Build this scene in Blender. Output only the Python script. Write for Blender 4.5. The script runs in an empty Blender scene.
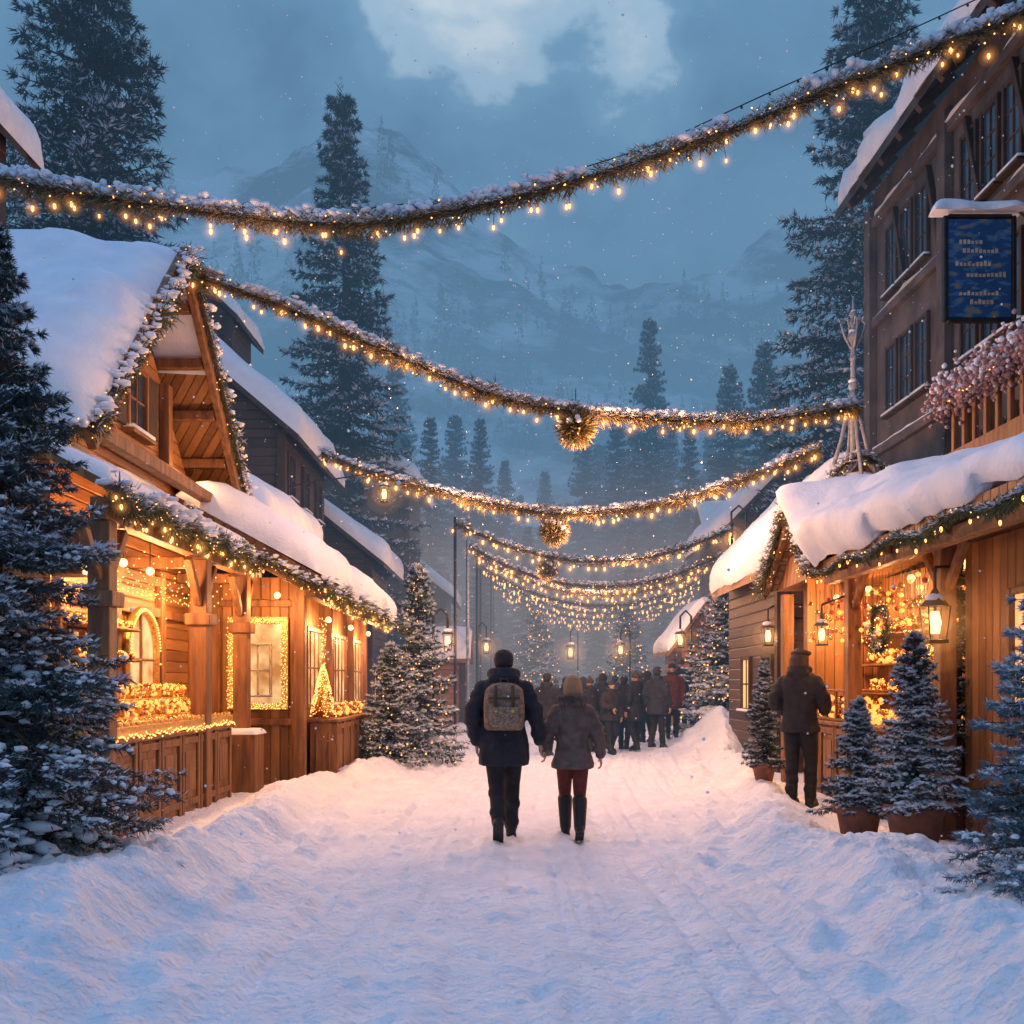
import bpy, bmesh, math, random
import numpy as np
from mathutils import Vector, Matrix
random.seed(7)
rng = np.random.default_rng(7)
scene = bpy.context.scene
A = lambda *a: np.array(a, dtype=float)

# ------------------------------------------------------------------ noise
_T = rng.uniform(-1, 1, (256, 256))
def vn(x, y):
    x = np.asarray(x, float); y = np.asarray(y, float)
    xi = np.floor(x).astype(int); yi = np.floor(y).astype(int)
    fx = x - xi; fy = y - yi
    fx = fx*fx*fx*(fx*(fx*6-15)+10); fy = fy*fy*fy*(fy*(fy*6-15)+10)
    a = _T[xi & 255, yi & 255]; b = _T[(xi+1) & 255, yi & 255]
    c = _T[xi & 255, (yi+1) & 255]; d = _T[(xi+1) & 255, (yi+1) & 255]
    return (a*(1-fx)+b*fx)*(1-fy) + (c*(1-fx)+d*fx)*fy
def fbm(x, y, o=4):
    s = 0; a = 1.0; t = 0
    for i in range(o):
        s = s + a*vn(np.asarray(x)*2**i+17.3*i, np.asarray(y)*2**i+9.1*i); t += a; a *= .5
    return s/t
def nrm(v):
    v = np.asarray(v, float)
    return v/np.maximum(np.linalg.norm(v, axis=-1, keepdims=True), 1e-9)

# ------------------------------------------------------------------ materials
def newmat(name):
    m = bpy.data.materials.new(name); m.use_nodes = True
    nt = m.node_tree
    return m, nt, nt.nodes, nt.links, nt.nodes['Principled BSDF']
def mat(name, c1, c2=None, scale=5, rough=.7, bump=0, bscale=None, metal=0, stretch=None, detail=5, bdist=.02):
    m, nt, N, L, P = newmat(name)
    c2 = c2 or tuple(x*.6 for x in c1)
    tc = N.new('ShaderNodeTexCoord'); n = N.new('ShaderNodeTexNoise')
    n.inputs['Scale'].default_value = scale; n.inputs['Detail'].default_value = detail
    src = tc.outputs['Object']
    if stretch:
        mp = N.new('ShaderNodeMapping'); mp.inputs['Scale'].default_value = stretch
        L.new(src, mp.inputs['Vector']); src = mp.outputs[0]
    L.new(src, n.inputs['Vector'])
    r = N.new('ShaderNodeValToRGB')
    r.color_ramp.elements[0].position = .32; r.color_ramp.elements[1].position = .68
    r.color_ramp.elements[0].color = (*c2, 1); r.color_ramp.elements[1].color = (*c1, 1)
    L.new(n.outputs[0], r.inputs[0]); L.new(r.outputs[0], P.inputs['Base Color'])
    P.inputs['Roughness'].default_value = rough; P.inputs['Metallic'].default_value = metal
    if bump:
        n2 = N.new('ShaderNodeTexNoise'); n2.inputs['Scale'].default_value = bscale or scale*4
        n2.inputs['Detail'].default_value = 6; L.new(src, n2.inputs['Vector'])
        b = N.new('ShaderNodeBump'); b.inputs['Strength'].default_value = bump
        b.inputs['Distance'].default_value = bdist
        L.new(n2.outputs[0], b.inputs['Height']); L.new(b.outputs[0], P.inputs['Normal'])
    return m
def plank(name, c1, c2, w=.15, vertical=False, rough=.6):
    m, nt, N, L, P = newmat(name)
    tc = N.new('ShaderNodeTexCoord'); sp = N.new('ShaderNodeSeparateXYZ'); L.new(tc.outputs['Object'], sp.inputs[0])
    def M(op, a, b=None):
        n = N.new('ShaderNodeMath'); n.operation = op
        for i, v in enumerate((a, b)):
            if v is None: continue
            if isinstance(v, (int, float)): n.inputs[i].default_value = v
            else: L.new(v, n.inputs[i])
        return n.outputs[0]
    src = M('ADD', sp.outputs[0], sp.outputs[1]) if vertical else sp.outputs[2]
    q = M('DIVIDE', src, w); fl = M('FLOOR', q); fr = M('FRACT', q)
    wn = N.new('ShaderNodeTexWhiteNoise'); wn.noise_dimensions = '1D'; L.new(fl, wn.inputs['W'])
    mp = N.new('ShaderNodeMapping'); mp.inputs['Scale'].default_value = (30, 30, 2.5) if vertical else (2.5, 2.5, 34)
    L.new(tc.outputs['Object'], mp.inputs[0])
    n = N.new('ShaderNodeTexNoise'); n.inputs['Scale'].default_value = 1; n.inputs['Detail'].default_value = 6
    L.new(mp.outputs[0], n.inputs['Vector'])
    f = M('ADD', M('MULTIPLY', wn.outputs[0], .55), M('MULTIPLY', n.outputs[0], .55))
    r = N.new('ShaderNodeValToRGB'); r.color_ramp.elements[0].position = .2; r.color_ramp.elements[1].position = .85
    r.color_ramp.elements[0].color = (*c2, 1); r.color_ramp.elements[1].color = (*c1, 1)
    L.new(f, r.inputs[0]); L.new(r.outputs[0], P.inputs['Base Color'])
    gap = M('MINIMUM', M('MULTIPLY', M('MINIMUM', fr, M('SUBTRACT', 1.0, fr)), 9.0), 1.0)
    hgt = M('ADD', gap, M('MULTIPLY', n.outputs[0], .35))
    b = N.new('ShaderNodeBump'); b.inputs['Strength'].default_value = .9; b.inputs['Distance'].default_value = .02
    L.new(hgt, b.inputs['Height']); L.new(b.outputs[0], P.inputs['Normal'])
    P.inputs['Roughness'].default_value = rough
    return m
def emit(name, col, s):
    m, nt, N, L, P = newmat(name)
    P.inputs['Base Color'].default_value = (*[c*.6 for c in col], 1)
    P.inputs['Emission Color'].default_value = (*col, 1); P.inputs['Emission Strength'].default_value = s
    m.cycles.emission_sampling = 'NONE'
    return m
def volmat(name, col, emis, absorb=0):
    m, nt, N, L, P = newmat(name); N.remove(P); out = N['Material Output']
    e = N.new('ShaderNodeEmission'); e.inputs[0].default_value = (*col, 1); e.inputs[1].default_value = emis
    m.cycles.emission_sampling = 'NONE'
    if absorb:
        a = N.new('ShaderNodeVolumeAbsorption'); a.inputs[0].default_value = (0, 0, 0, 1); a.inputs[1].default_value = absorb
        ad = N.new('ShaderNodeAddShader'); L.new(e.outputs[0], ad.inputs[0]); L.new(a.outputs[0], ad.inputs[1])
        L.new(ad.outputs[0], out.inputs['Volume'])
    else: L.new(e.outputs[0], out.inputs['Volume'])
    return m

SNOW = mat('snow', (.84, .86, .9), (.72, .76, .83), 3, .75, .5, 20)
SNOWG = mat('snow_ground', (.87, .88, .90), (.74, .77, .82), 2.2, .8, 1.0, 20, bdist=.04, detail=9)
SNOWT = mat('snow_on_branch', (.84, .87, .92), (.66, .72, .8), 9, .8)
FROST = mat('frosted_needle_tips', (.66, .72, .80), (.36, .43, .52), 5, .85)
WOOD = plank('warm_planks', (.44, .20, .07), (.18, .07, .022))
WOODV = plank('warm_boards_upright', (.40, .18, .06), (.16, .062, .02), .14, True)
BEAM = mat('timber_beam', (.33, .145, .05), (.13, .052, .02), 2, .55, .7, 18, stretch=(6, 6, .8))
BEAMD = mat('dark_timber', (.07, .042, .03), (.03, .02, .016), 2, .7, .6, 14)
DWOOD = plank('dark_planks', (.10, .062, .045), (.04, .026, .022), .2)
STONE = mat('weathered_stone', (.14, .11, .10), (.055, .047, .046), 1.6, .85, 1, 7)
METAL = mat('dark_metal', (.05, .05, .055), None, 8, .45, .2, metal=.7)
SILV = mat('frosted_iron', (.42, .45, .5), (.2, .22, .26), 14, .5, .3)
GLASSD = mat('dusk_glass', (.05, .08, .12), (.02, .035, .06), 2, .12)
GLASSW = emit('lit_window_glass', (1, .5, .18), 1.0)
def panemat():
    m, nt, N, L, P = newmat('lit_cream_pane'); tc = N.new('ShaderNodeTexCoord'); n = N.new('ShaderNodeTexNoise'); n.inputs['Scale'].default_value = 3.2
    L.new(tc.outputs['Object'], n.inputs['Vector']); r = N.new('ShaderNodeValToRGB'); r.color_ramp.elements[0].position = .36; r.color_ramp.elements[1].position = .62
    r.color_ramp.elements[0].color = (.42, .15, .035, 1); r.color_ramp.elements[1].color = (1, .62, .28, 1); L.new(n.outputs[0], r.inputs[0]); L.new(r.outputs[0], P.inputs['Emission Color'])
    P.inputs['Emission Strength'].default_value = .95; P.inputs['Roughness'].default_value = .15; m.cycles.emission_sampling = 'NONE'; P.inputs['Base Color'].default_value = (.2, .14, .08, 1); return m
GLASSC = panemat()
FOL = mat('spruce_needles', (.060, .095, .095), (.024, .042, .048), 3, .7)
FOLB = mat('blue_spruce_needles', (.12, .24, .29), (.05, .105, .14), 4, .7)
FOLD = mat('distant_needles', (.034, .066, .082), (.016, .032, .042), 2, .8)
GARL = mat('garland_needles_glow_tinted', (.26, .17, .055), (.07, .07, .025), 7, .7)  # golden bulb light painted into the colour; bulbs barely light the needles
FOLG = mat('garland_greenery', (.12, .125, .04), (.035, .05, .018), 6, .7)
BARK = mat('bark', (.07, .05, .038), (.03, .022, .018), 6, .9, .8, 20)
BULB = emit('warm_bulb', (1, .44, .13), 3.4)
LAMP = emit('lamp_globe', (1, .52, .18), 4)
FAIRY = emit('fairy_light', (1, .42, .11), 3.4)
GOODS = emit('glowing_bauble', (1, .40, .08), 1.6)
GOLD = mat('gold_bauble', (.75, .42, .12), (.5, .22, .06), 9, .25, metal=.8)
GILT = mat('gilded_frame', (.80, .50, .16), (.50, .26, .07), 25, .35, .5, 60, metal=.7)
REDM = mat('red_bauble', (.5, .05, .03), (.3, .02, .02), 9, .3)
CREAM = mat('cream_cloth', (.6, .5, .36), (.4, .3, .2), 9, .8)
TERRA = mat('terracotta', (.30, .12, .07), (.18, .07, .045), 7, .75, .3, 30)
SKIN = mat('skin', (.55, .33, .24), (.45, .26, .18), 15, .5)
PALEFL = mat('frosted_flowers', (.50, .33, .34), (.20, .12, .12), 18, .8)

# ------------------------------------------------------------------ geometry core
class Part:
    def __init__(s, m, smooth): s.m = m; s.smooth = smooth; s.V = []; s.F = {}; s.n = 0; s.mods = []
    def add(s, V, *Fs):
        V = np.asarray(V, float).reshape(-1, 3)
        for F in Fs:
            F = np.asarray(F, int)
            if F.size: s.F.setdefault(F.shape[1], []).append(F+s.n)
        s.V.append(V); s.n += len(V)
    def mesh(s, name, off):
        me = bpy.data.meshes.new(name)
        V = np.concatenate(s.V)-off
        me.vertices.add(len(V)); me.vertices.foreach_set('co', V.astype(np.float32).ravel())
        idx = []; st = []; c = 0
        for k, fs in s.F.items():
            f = np.concatenate(fs); idx.append(f.ravel()); st.append(c+np.arange(len(f))*k); c += f.size
        idx = np.concatenate(idx); st = np.concatenate(st)
        me.loops.add(len(idx)); me.loops.foreach_set('vertex_index', idx.astype(np.int32))
        me.polygons.add(len(st)); me.polygons.foreach_set('loop_start', st.astype(np.int32))
        me.update(calc_edges=True); me.validate()
        me.polygons.foreach_set('use_smooth', np.full(len(me.polygons), s.smooth)); me.materials.append(s.m)
        return me
BOXF = np.array([[0,3,2,1],[4,5,6,7],[0,1,5,4],[1,2,6,5],[2,3,7,6],[3,0,4,7]])
_bm = bmesh.new(); bmesh.ops.create_icosphere(_bm, subdivisions=1, radius=1)
ICOV = np.array([v.co[:] for v in _bm.verts]); ICOF = np.array([[v.index for v in f.verts] for f in _bm.faces]); _bm.free()
_bm = bmesh.new(); bmesh.ops.create_icosphere(_bm, subdivisions=3, radius=1)
SPHV = np.array([v.co[:] for v in _bm.verts]); SPHF = np.array([[v.index for v in f.verts] for f in _bm.faces]); _bm.free()
OCTV = np.array([[1,0,0],[-1,0,0],[0,1,0],[0,-1,0],[0,0,1],[0,0,-1]], float)
OCTF = np.array([[0,2,4],[2,1,4],[1,3,4],[3,0,4],[2,0,5],[1,2,5],[3,1,5],[0,3,5]])
def basis(d):
    d = nrm(d); u = A(0, 0, 1) if abs(d[2]) < .95 else A(0, 1, 0)
    a = nrm(np.cross(u, d)); b = np.cross(d, a); return a, b, d

class Obj:
    def __init__(s, name, loc=(0, 0, 0)):
        s.name = name; s.loc = A(*loc); s.parts = {}
    def p(s, name, m, smooth=False):
        if name not in s.parts: s.parts[name] = Part(m, smooth)
        return s.parts[name]
    def finish(s, rotz=0, bevel=()):
        e = bpy.data.objects.new(s.name, None); scene.collection.objects.link(e)
        e.empty_display_size = .3; e.location = s.loc; e.rotation_euler[2] = rotz
        for n, p in s.parts.items():
            if not p.n: continue
            o = bpy.data.objects.new(n, p.mesh(s.name+'_'+n, s.loc)); scene.collection.objects.link(o); o.parent = e
            if n in bevel or n.startswith('bev_'):
                b = o.modifiers.new('b', 'BEVEL'); b.width = .012; b.segments = 2; b.limit_method = 'ANGLE'
            for vs, sm in p.mods:
                r = o.modifiers.new('r', 'REMESH'); r.mode = 'VOXEL'; r.voxel_size = vs; r.use_smooth_shade = True
                q = o.modifiers.new('s', 'SMOOTH'); q.iterations = sm; q.factor = .5
            o.name = n.replace('bev_', '')
        s.empty = e
        return e
def box(P, x0, x1, y0, y1, z0, z1):
    P.add([[x0,y0,z0],[x1,y0,z0],[x1,y1,z0],[x0,y1,z0],[x0,y0,z1],[x1,y0,z1],[x1,y1,z1],[x0,y1,z1]], BOXF)
def obox(P, c, a, b, d, sa, sb, sd):
    c = A(*c); a = nrm(a)*sa/2; b = nrm(b)*sb/2; d = nrm(d)*sd/2
    P.add([c-a-b-d, c+a-b-d, c+a+b-d, c-a+b-d, c-a-b+d, c+a-b+d, c+a+b+d, c-a+b+d], BOXF)
def beam(P, p0, p1, w, h=None):
    p0 = A(*p0); p1 = A(*p1); a, b, d = basis(p1-p0)
    obox(P, (p0+p1)/2, a, b, d, w, h or w, np.linalg.norm(p1-p0))
def tube(P, pts, rs, n=10, caps=True):
    pts = np.asarray(pts, float); m = len(pts)
    if np.isscalar(rs): rs = [rs]*m
    T = np.gradient(pts, axis=0); V = []
    a, b, _ = basis(T[0]); ang = np.arange(n)*2*np.pi/n
    for i in range(m):
        t = nrm(T[i]); a = nrm(a-t*np.dot(a, t)); b = np.cross(t, a)
        V.append(pts[i]+rs[i]*(np.cos(ang)[:, None]*a+np.sin(ang)[:, None]*b))
    V = np.concatenate(V); i = np.arange(n); j = (i+1) % n
    F = np.concatenate([np.stack([k*n+i, k*n+j, (k+1)*n+j, (k+1)*n+i], 1) for k in range(m-1)])
    if caps:
        V = np.concatenate([V, pts[:1], pts[-1:]]); c0 = m*n; c1 = c0+1
        P.add(V, F, np.concatenate([np.stack([j, i, np.full(n, c0)], 1), np.stack([(m-1)*n+i, (m-1)*n+j, np.full(n, c1)], 1)]))
    else: P.add(V, F)
def loft(P, rings, n=24, sq=2.0, rip=0, rk=7):
    ang = np.arange(n)*2*np.pi/n; V = []
    c = np.sign(np.cos(ang))*np.abs(np.cos(ang))**(2/sq); s_ = np.sign(np.sin(ang))*np.abs(np.sin(ang))**(2/sq)
    for q, (cx, cy, cz, rx, ry) in enumerate(rings):
        w = 1+rip*np.sin(ang*rk+q*.7)*(1-q/len(rings)); V.append(np.stack([cx+rx*c*w, cy+ry*s_*w, np.full(n, cz)], 1))
    m = len(rings); V = np.concatenate(V); i = np.arange(n); j = (i+1) % n
    F = np.concatenate([np.stack([k*n+i, k*n+j, (k+1)*n+j, (k+1)*n+i], 1) for k in range(m-1)])
    r0, r1 = rings[0], rings[-1]
    V = np.concatenate([V, [[r0[0], r0[1], r0[2]]], [[r1[0], r1[1], r1[2]]]])
    P.add(V, F, np.concatenate([np.stack([j, i, np.full(n, m*n)], 1), np.stack([(m-1)*n+i, (m-1)*n+j, np.full(n, m*n+1)], 1)]))
def sph(P, c, r):
    r = A(*r) if hasattr(r, '__len__') else A(r, r, r); P.add(SPHV*r+A(*c), SPHF)
def blobs(P, C, S, yaw=None, oct=False, jit=.18):
    C = np.asarray(C, float).reshape(-1, 3); n = len(C)
    if n == 0: return
    BV, BF = (OCTV, OCTF) if oct else (ICOV, ICOF)
    S = np.asarray(S, float)
    if S.ndim == 1 and len(S) == n: S = np.repeat(S[:, None], 3, 1)
    V = BV[None]*(1+rng.uniform(-jit, jit, (n, len(BV), 1)))*S.reshape(-1, 1, 3)
    if yaw is not None:
        c, s_ = np.cos(yaw)[:, None], np.sin(yaw)[:, None]
        V = np.stack([V[..., 0]*c-V[..., 1]*s_, V[..., 0]*s_+V[..., 1]*c, V[..., 2]], -1)
    V = V+C[:, None]
    F = BF[None]+(np.arange(n)*len(BV))[:, None, None]
    P.add(V.reshape(-1, 3), F.reshape(-1, 3))
def needles(P, B, D, L, W):
    n = len(B); S = nrm(np.cross(D, rng.normal(size=(n, 3))))*np.asarray(W).reshape(-1, 1)
    V = np.stack([B-S, B+S, B+D*np.asarray(L).reshape(-1, 1)], 1)
    P.add(V.reshape(-1, 3), np.arange(3*n).reshape(-1, 3))
def grid(P, X, flip=False):
    h, w = X.shape[:2]; i = np.arange(h*w).reshape(h, w)
    F = np.stack([i[:-1, :-1], i[:-1, 1:], i[1:, 1:], i[1:, :-1]], -1).reshape(-1, 4)
    if flip: F = F[:, ::-1]
    P.add(X.reshape(-1, 3), F)
def slab(P, c00, c10, c11, c01, t=.3, step=.15, lump=.3, wav=.08):
    """rounded, lumpy blanket of snow. u: c00->c10 (eave), v: c00->c01 (up the slope)"""
    c = [A(*q) for q in (c00, c10, c11, c01)]
    Lu = max(np.linalg.norm(c[1]-c[0]), .05); Lv = max(np.linalg.norm(c[3]-c[0]), .05)
    e = np.array([0, .04, .15, .35, .65, 1.0])
    def sm(L):
        tt = min(t, L*.45); a = e*tt; k = max(2, int((L-2*tt)/step)); return np.concatenate([a, np.linspace(tt, L-tt, k+1)[1:-1], (L-a)[::-1]])/L, tt
    u, tu = sm(Lu); v, tv = sm(Lv); U, V = np.meshgrid(u, v)
    Pt = ((1-U)*(1-V))[..., None]*c[0]+(U*(1-V))[..., None]*c[1]+(U*V)[..., None]*c[2]+((1-U)*V)[..., None]*c[3]
    N = nrm(np.cross(c[1]-c[0], c[3]-c[0])); N = N if N[2] > 0 else -N; N = nrm(N+A(0, 0, .6))
    ex = np.minimum(np.minimum(U, 1-U)*Lu/tu, 1); ey = np.minimum(np.minimum(V, 1-V)*Lv/tv, 1)
    pr = np.sqrt(np.maximum(0, 1-(1-ex)**2))*np.sqrt(np.maximum(0, 1-(1-ey)**2))
    sx, sy = Pt[..., 0]+Pt[..., 2]*.7, Pt[..., 1]+Pt[..., 2]*.3
    nz = fbm(sx*.9+3, sy*.9+7, 4)
    vd = nrm(c[0]-c[3]); w = wav*vn(sx*1.7+sy*1.7, sy*0+3.3)+wav*.6*vn(sx*5+sy*5, sy*0+8.8)
    Pt = Pt+((1-V)**3*w)[..., None]*vd
    top = Pt+(pr*t*(1+lump*nz*1.6))[..., None]*N
    grid(P, top); grid(P, Pt-A(0, 0, .002), True)

def sst(a, b, x): t = np.clip((x-a)/(b-a), 0, 1); return t*t*(3-2*t)
def gh(x, y):
    x = np.asarray(x, float); y = np.asarray(y, float)
    xl = np.interp(y, [0, 9, 14, 18, 24, 40], [-1.7, -1.9, -2.25, -1.5, -1.2, -.6])+.18*vn(y*.7, 3.3)+.09*vn(y*2.3, 9.3)+.04*vn(y*6, 2.2)
    xr = np.interp(y, [0, 9, 14, 20, 30], [1.65, 1.9, 2.7, 3.6, 5])+.18*vn(y*.7, 13.3)+.09*vn(y*2.3, 4.3)+.04*vn(y*6, 7.2)
    ol = xl-x; orr = x-xr; o_ = np.maximum(ol, orr)
    d = np.clip(o_/.62, 0, 1); s_ = d*d*(3-2*d)
    dec = 1-.86*sst(.45, 1.15, o_)*sst(7.6, 9.4, y)
    z = s_*dec*(.27+.05*vn(x*.5, y*.5)+.10*fbm(x*1.6, y*1.6, 3)+.05*np.abs(vn(x*4.3, y*4.3))+.045*np.abs(vn(x*9.5, y*9.5))) + s_*.016*vn(x*22, y*22)
    road = (1-s_)
    ang = .22*(y-9)*np.clip((y-9)/20, 0, 1)
    xs_ = x-ang*.5
    z = z+road*(.012*vn(xs_*3.2, y*.45)+.024*vn(xs_*9, y*.4)+.020*vn(xs_*18, y*.7)+.008*vn(xs_*6, y*5)+.010*vn(xs_*14, y*7)+.009*vn(xs_*28, y*16))
    fp = np.maximum(0, vn(x*6.2+40, y*3.4+11)-.45)+np.maximum(0, vn(x*7.7+4, y*4.4+61)-.5)
    z = z-road*.05*fp
    z = z+.06*np.exp(-((x-xl)/.17)**2)*(1+1.3*vn(x*5, y*3.5))+.06*np.exp(-((x-xr)/.17)**2)*(1+1.3*vn(x*5, y*3.7+5))
    for cx, wd in ((-1.25, .06), (-1.0, .07), (-.62, .08), (-.35, .05), (.3, .05), (.62, .08), (.98, .09), (1.3, .06)):
        z = z-.042*np.exp(-((xs_-cx-.08*vn(y*.35, cx*9))/wd)**2)*(.65+.5*vn(y*1.3, cx*4))*road
    for (mx, my, sx, sy, h) in ((4.6, 22.5, 1.0, 2.2, .6), (4.9, 26.5, 1.6, 2, .5), (-2.6, 22.5, 1, 2, .25), (2.6, 5.2, .6, .7, .08), (-2.6, 5.4, .8, .8, .08), (2.75, 8.0, .35, 1.0, .08), (3.1, 10.6, .3, .5, .1)):
        z = z+h*np.exp(-((x-mx)/sx)**2-((y-my)/sy)**2)*(1+.35*fbm(x*2, y*2, 3))
    return z
def g(x, y): return float(gh(x, y))

# ------------------------------------------------------------------ ground
def spaced(a, b, s0, k):
    o = [a]
    while o[-1] < b: o.append(o[-1]+max(s0, k*abs(o[-1])))
    return o
ys = np.array([-60, -30, -15, -8, -4, -2, 0, 1.5, 2.5]+spaced(3.0, 600, .024, .006))
xs = np.array(sorted([-x for x in spaced(5.0, 500, .12, .08)]+list(np.arange(-4.98, 4.99, .026))+spaced(5.0, 500, .12, .08)))
X, Y = np.meshgrid(xs, ys)
P = Part(SNOWG, True); grid(P, np.stack([X, Y, gh(X, Y)], -1))
me = P.mesh('snowy_ground', A(0, 0, 0)); o = bpy.data.objects.new('snowy_ground', me); scene.collection.objects.link(o)

# ------------------------------------------------------------------ mountains
mx = np.linspace(-520, 520, 420); my = np.linspace(95, 470, 260); X, Y = np.meshgrid(mx, my)
prof = np.clip((Y-98)/165, 0, 1); prof = prof**1.1
H = 100+44*np.exp(-((X+34)/32)**2)+34*np.exp(-((X+95)/40)**2)+26*np.exp(-((X-100)/45)**2)+8*np.exp(-((X-25)/26)**2)
rid = 1-np.abs(fbm(X/60+4, Y/60, 5))*2
Z = prof*(H+rid*10-8+fbm(X/14, Y/14, 4)*7+fbm(X/5, Y/5, 3)*2)+fbm(X/30, Y/30, 3)*4*np.clip((Y-95)/20, 0, 1)-1.5
m, nt, N, L, PB = newmat('mountain_rock_and_snow')
tc = N.new('ShaderNodeTexCoord'); n1 = N.new('ShaderNodeTexNoise'); n1.inputs['Scale'].default_value = .026; n1.inputs['Detail'].default_value = 13; n1.inputs['Roughness'].default_value = .68
mp = N.new('ShaderNodeMapping'); mp.inputs['Scale'].default_value = (1, .6, 1.9); mp.inputs['Rotation'].default_value = (0, .5, 0)
L.new(tc.outputs['Object'], mp.inputs[0]); L.new(mp.outputs[0], n1.inputs['Vector'])
r = N.new('ShaderNodeValToRGB'); r.color_ramp.elements[0].position = .45; r.color_ramp.elements[1].position = .57
r.color_ramp.elements[0].color = (.035, .055, .07, 1); r.color_ramp.elements[1].color = (.84, .88, .92, 1)
L.new(n1.outputs[0], r.inputs[0]); L.new(r.outputs[0], PB.inputs['Base Color']); PB.inputs['Roughness'].default_value = .9
P = Part(m, True); grid(P, np.stack([X, Y, Z], -1)); me = P.mesh('mountain', A(0, 0, 0)); o = bpy.data.objects.new('mountain', me); scene.collection.objects.link(o)
def mz(x, y):
    i = np.clip(np.searchsorted(my, y), 0, len(my)-1); j = np.clip(np.searchsorted(mx, x), 0, len(mx)-1)
    return np.where(y < 95, 0, Z[i, j])

# ------------------------------------------------------------------ conifers
def conifer(name, loc, h, r, whorls, per, twd, nn, nl, nw, snow=.5, fol=FOL, droop=.35, lights=0, seed=1, base=.05, finish=True, snow_s=1.0, twl=.34, reps=2, frost=.4):
    rs = np.random.default_rng(seed); T = Obj(name, loc); loc = A(*loc)
    tube(T.p('trunk', BARK, True), [loc+A(0, 0, -.3), loc+A(0, 0, h*.3), loc+A(.01*h*rs.normal(), 0, h*.7), loc+A(0, 0, h*.98)], [h*.018+.02, h*.014+.01, h*.007, .006], 8)
    B0 = []; BD = []; TL = []; SS = []; br = T.p('limbs', BARK)
    for k in range(whorls):
        t = base+(1-base)*(k/whorls)**.92
        gap = rs.uniform(.78, 1.1)
        for q in range(per):
            tt = min(.985, max(base*.6, t+rs.uniform(-.8, .8)/whorls)); z = tt*h
            az = rs.uniform(0, 2*np.pi); Lb = (r*(1-tt)**.82)*gap*rs.uniform(.6, 1.12)+.03*h*(1-tt)+.012*h
            ns = max(4, int(Lb*twd)); s = np.linspace(.12, 1, ns)
            d = A(np.cos(az), np.sin(az), 0); side = A(-d[1], d[0], 0)
            el = .35*tt-.12+rs.normal(0, .07)
            pos = loc+A(0, 0, z)+s[:, None]*Lb*d; pos[:, 2] += s*Lb*el-droop*Lb*s**1.5*(1-tt*.5)+.16*Lb*s**4
            tan = nrm(np.gradient(pos, axis=0))
            if q % 2 == 0 and k < whorls*.8: tube(br, pos[[0, ns//2, ns-1]], [.006*h*(1-tt)+.004, .004*h*(1-tt)+.003, .002], 4, False)
            for sg in (-1, 1):
                an = rs.uniform(.6, 1.05, ns)
                dd = tan*np.cos(an)[:, None]+side*sg*np.sin(an)[:, None]; dd[:, 2] += rs.normal(-.2, .2, ns)
                B0.append(pos+rs.normal(0, .012*Lb, (ns, 3))); BD.append(nrm(dd)); TL.append((twl*Lb*(1-s*.75)+.06*Lb)*rs.uniform(.6, 1.2, ns)); SS.append(s)
            B0.append(pos[-1:]); BD.append(tan[-1:]); TL.append(np.array([.14*Lb])); SS.append(np.array([1.]))
    for k in range(6):
        B0.append(loc[None]+A(0, 0, h*(.93+.01*k))); BD.append(nrm(A(rs.normal()*.3, rs.normal()*.3, 1))[None]); TL.append(np.array([.03*h])); SS.append(np.array([.6]))
    B0 = np.concatenate(B0); BD = np.concatenate(BD); TL = np.concatenate(TL); SS = np.concatenate(SS); n = len(B0)
    clump = vn(B0[:, 0]*9/h+B0[:, 2]*1.3, B0[:, 1]*9/h+B0[:, 2]*1.7)
    u = rs.uniform(0, 1, (n, nn)); b = (B0[:, None]+BD[:, None]*(TL[:, None]*u)[..., None]).reshape(-1, 3)
    D = np.repeat(BD, nn, 0); pr = rs.normal(size=D.shape); pr = nrm(pr-D*np.sum(pr*D, 1, keepdims=True))
    dn = nrm(D*rs.uniform(.5, 1.1, (len(D), 1))+pr*.75)
    # snow sticks to the upper needles of the outer sprays
    fr = np.repeat(frost*(.35+.9*SS)*(1+.9*clump), nn)
    fz = (rs.uniform(0, 1, len(b)) < fr*sst(-.25, .45, dn[:, 2])*1.5)
    ln = nl*rs.uniform(.6, 1.25, len(b)); wn_ = nw*rs.uniform(.7, 1.2, len(b)); g_ = ~fz
    needles(T.p('needles', fol), b[g_], dn[g_], ln[g_], wn_[g_])
    if fz.any(): needles(T.p('frosted_needles', FROST), b[fz]+A(0, 0, nl*.12), dn[fz], ln[fz]*.9, wn_[fz]*1.25)
    for rep in range(reps if snow > 0 else 0):
        k = np.where((rs.uniform(0, 1, n) < snow*(.6+.8*clump)*(.5+.7*SS)) & (BD[:, 2] > -.8))[0]
        C = B0[k]+BD[k]*(TL[k]*rs.uniform(.0, .95, len(k)))[:, None]; sz = np.clip(TL[k], .022*h**.5, .22*h**.5)*snow_s*rs.uniform(.35, 1.1, len(k))
        C[:, 2] += nl*.32
        S = np.stack([sz*rs.uniform(.22, .40, len(k)), sz*.2, sz*.12], 1)
        blobs(T.p('snow_load', SNOWT, True), C, S, np.arctan2(BD[k, 1], BD[k, 0]), jit=.4)
    if lights:
        k = rs.choice(n, lights, replace=False); C = B0[k]+BD[k]*TL[k][:, None]*.95
        blobs(T.p('fairy_lights', FAIRY), C, np.full(lights, .011*max(1, loc[1]/12)), oct=True, jit=0)
    if finish: T.finish()
    return T

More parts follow.
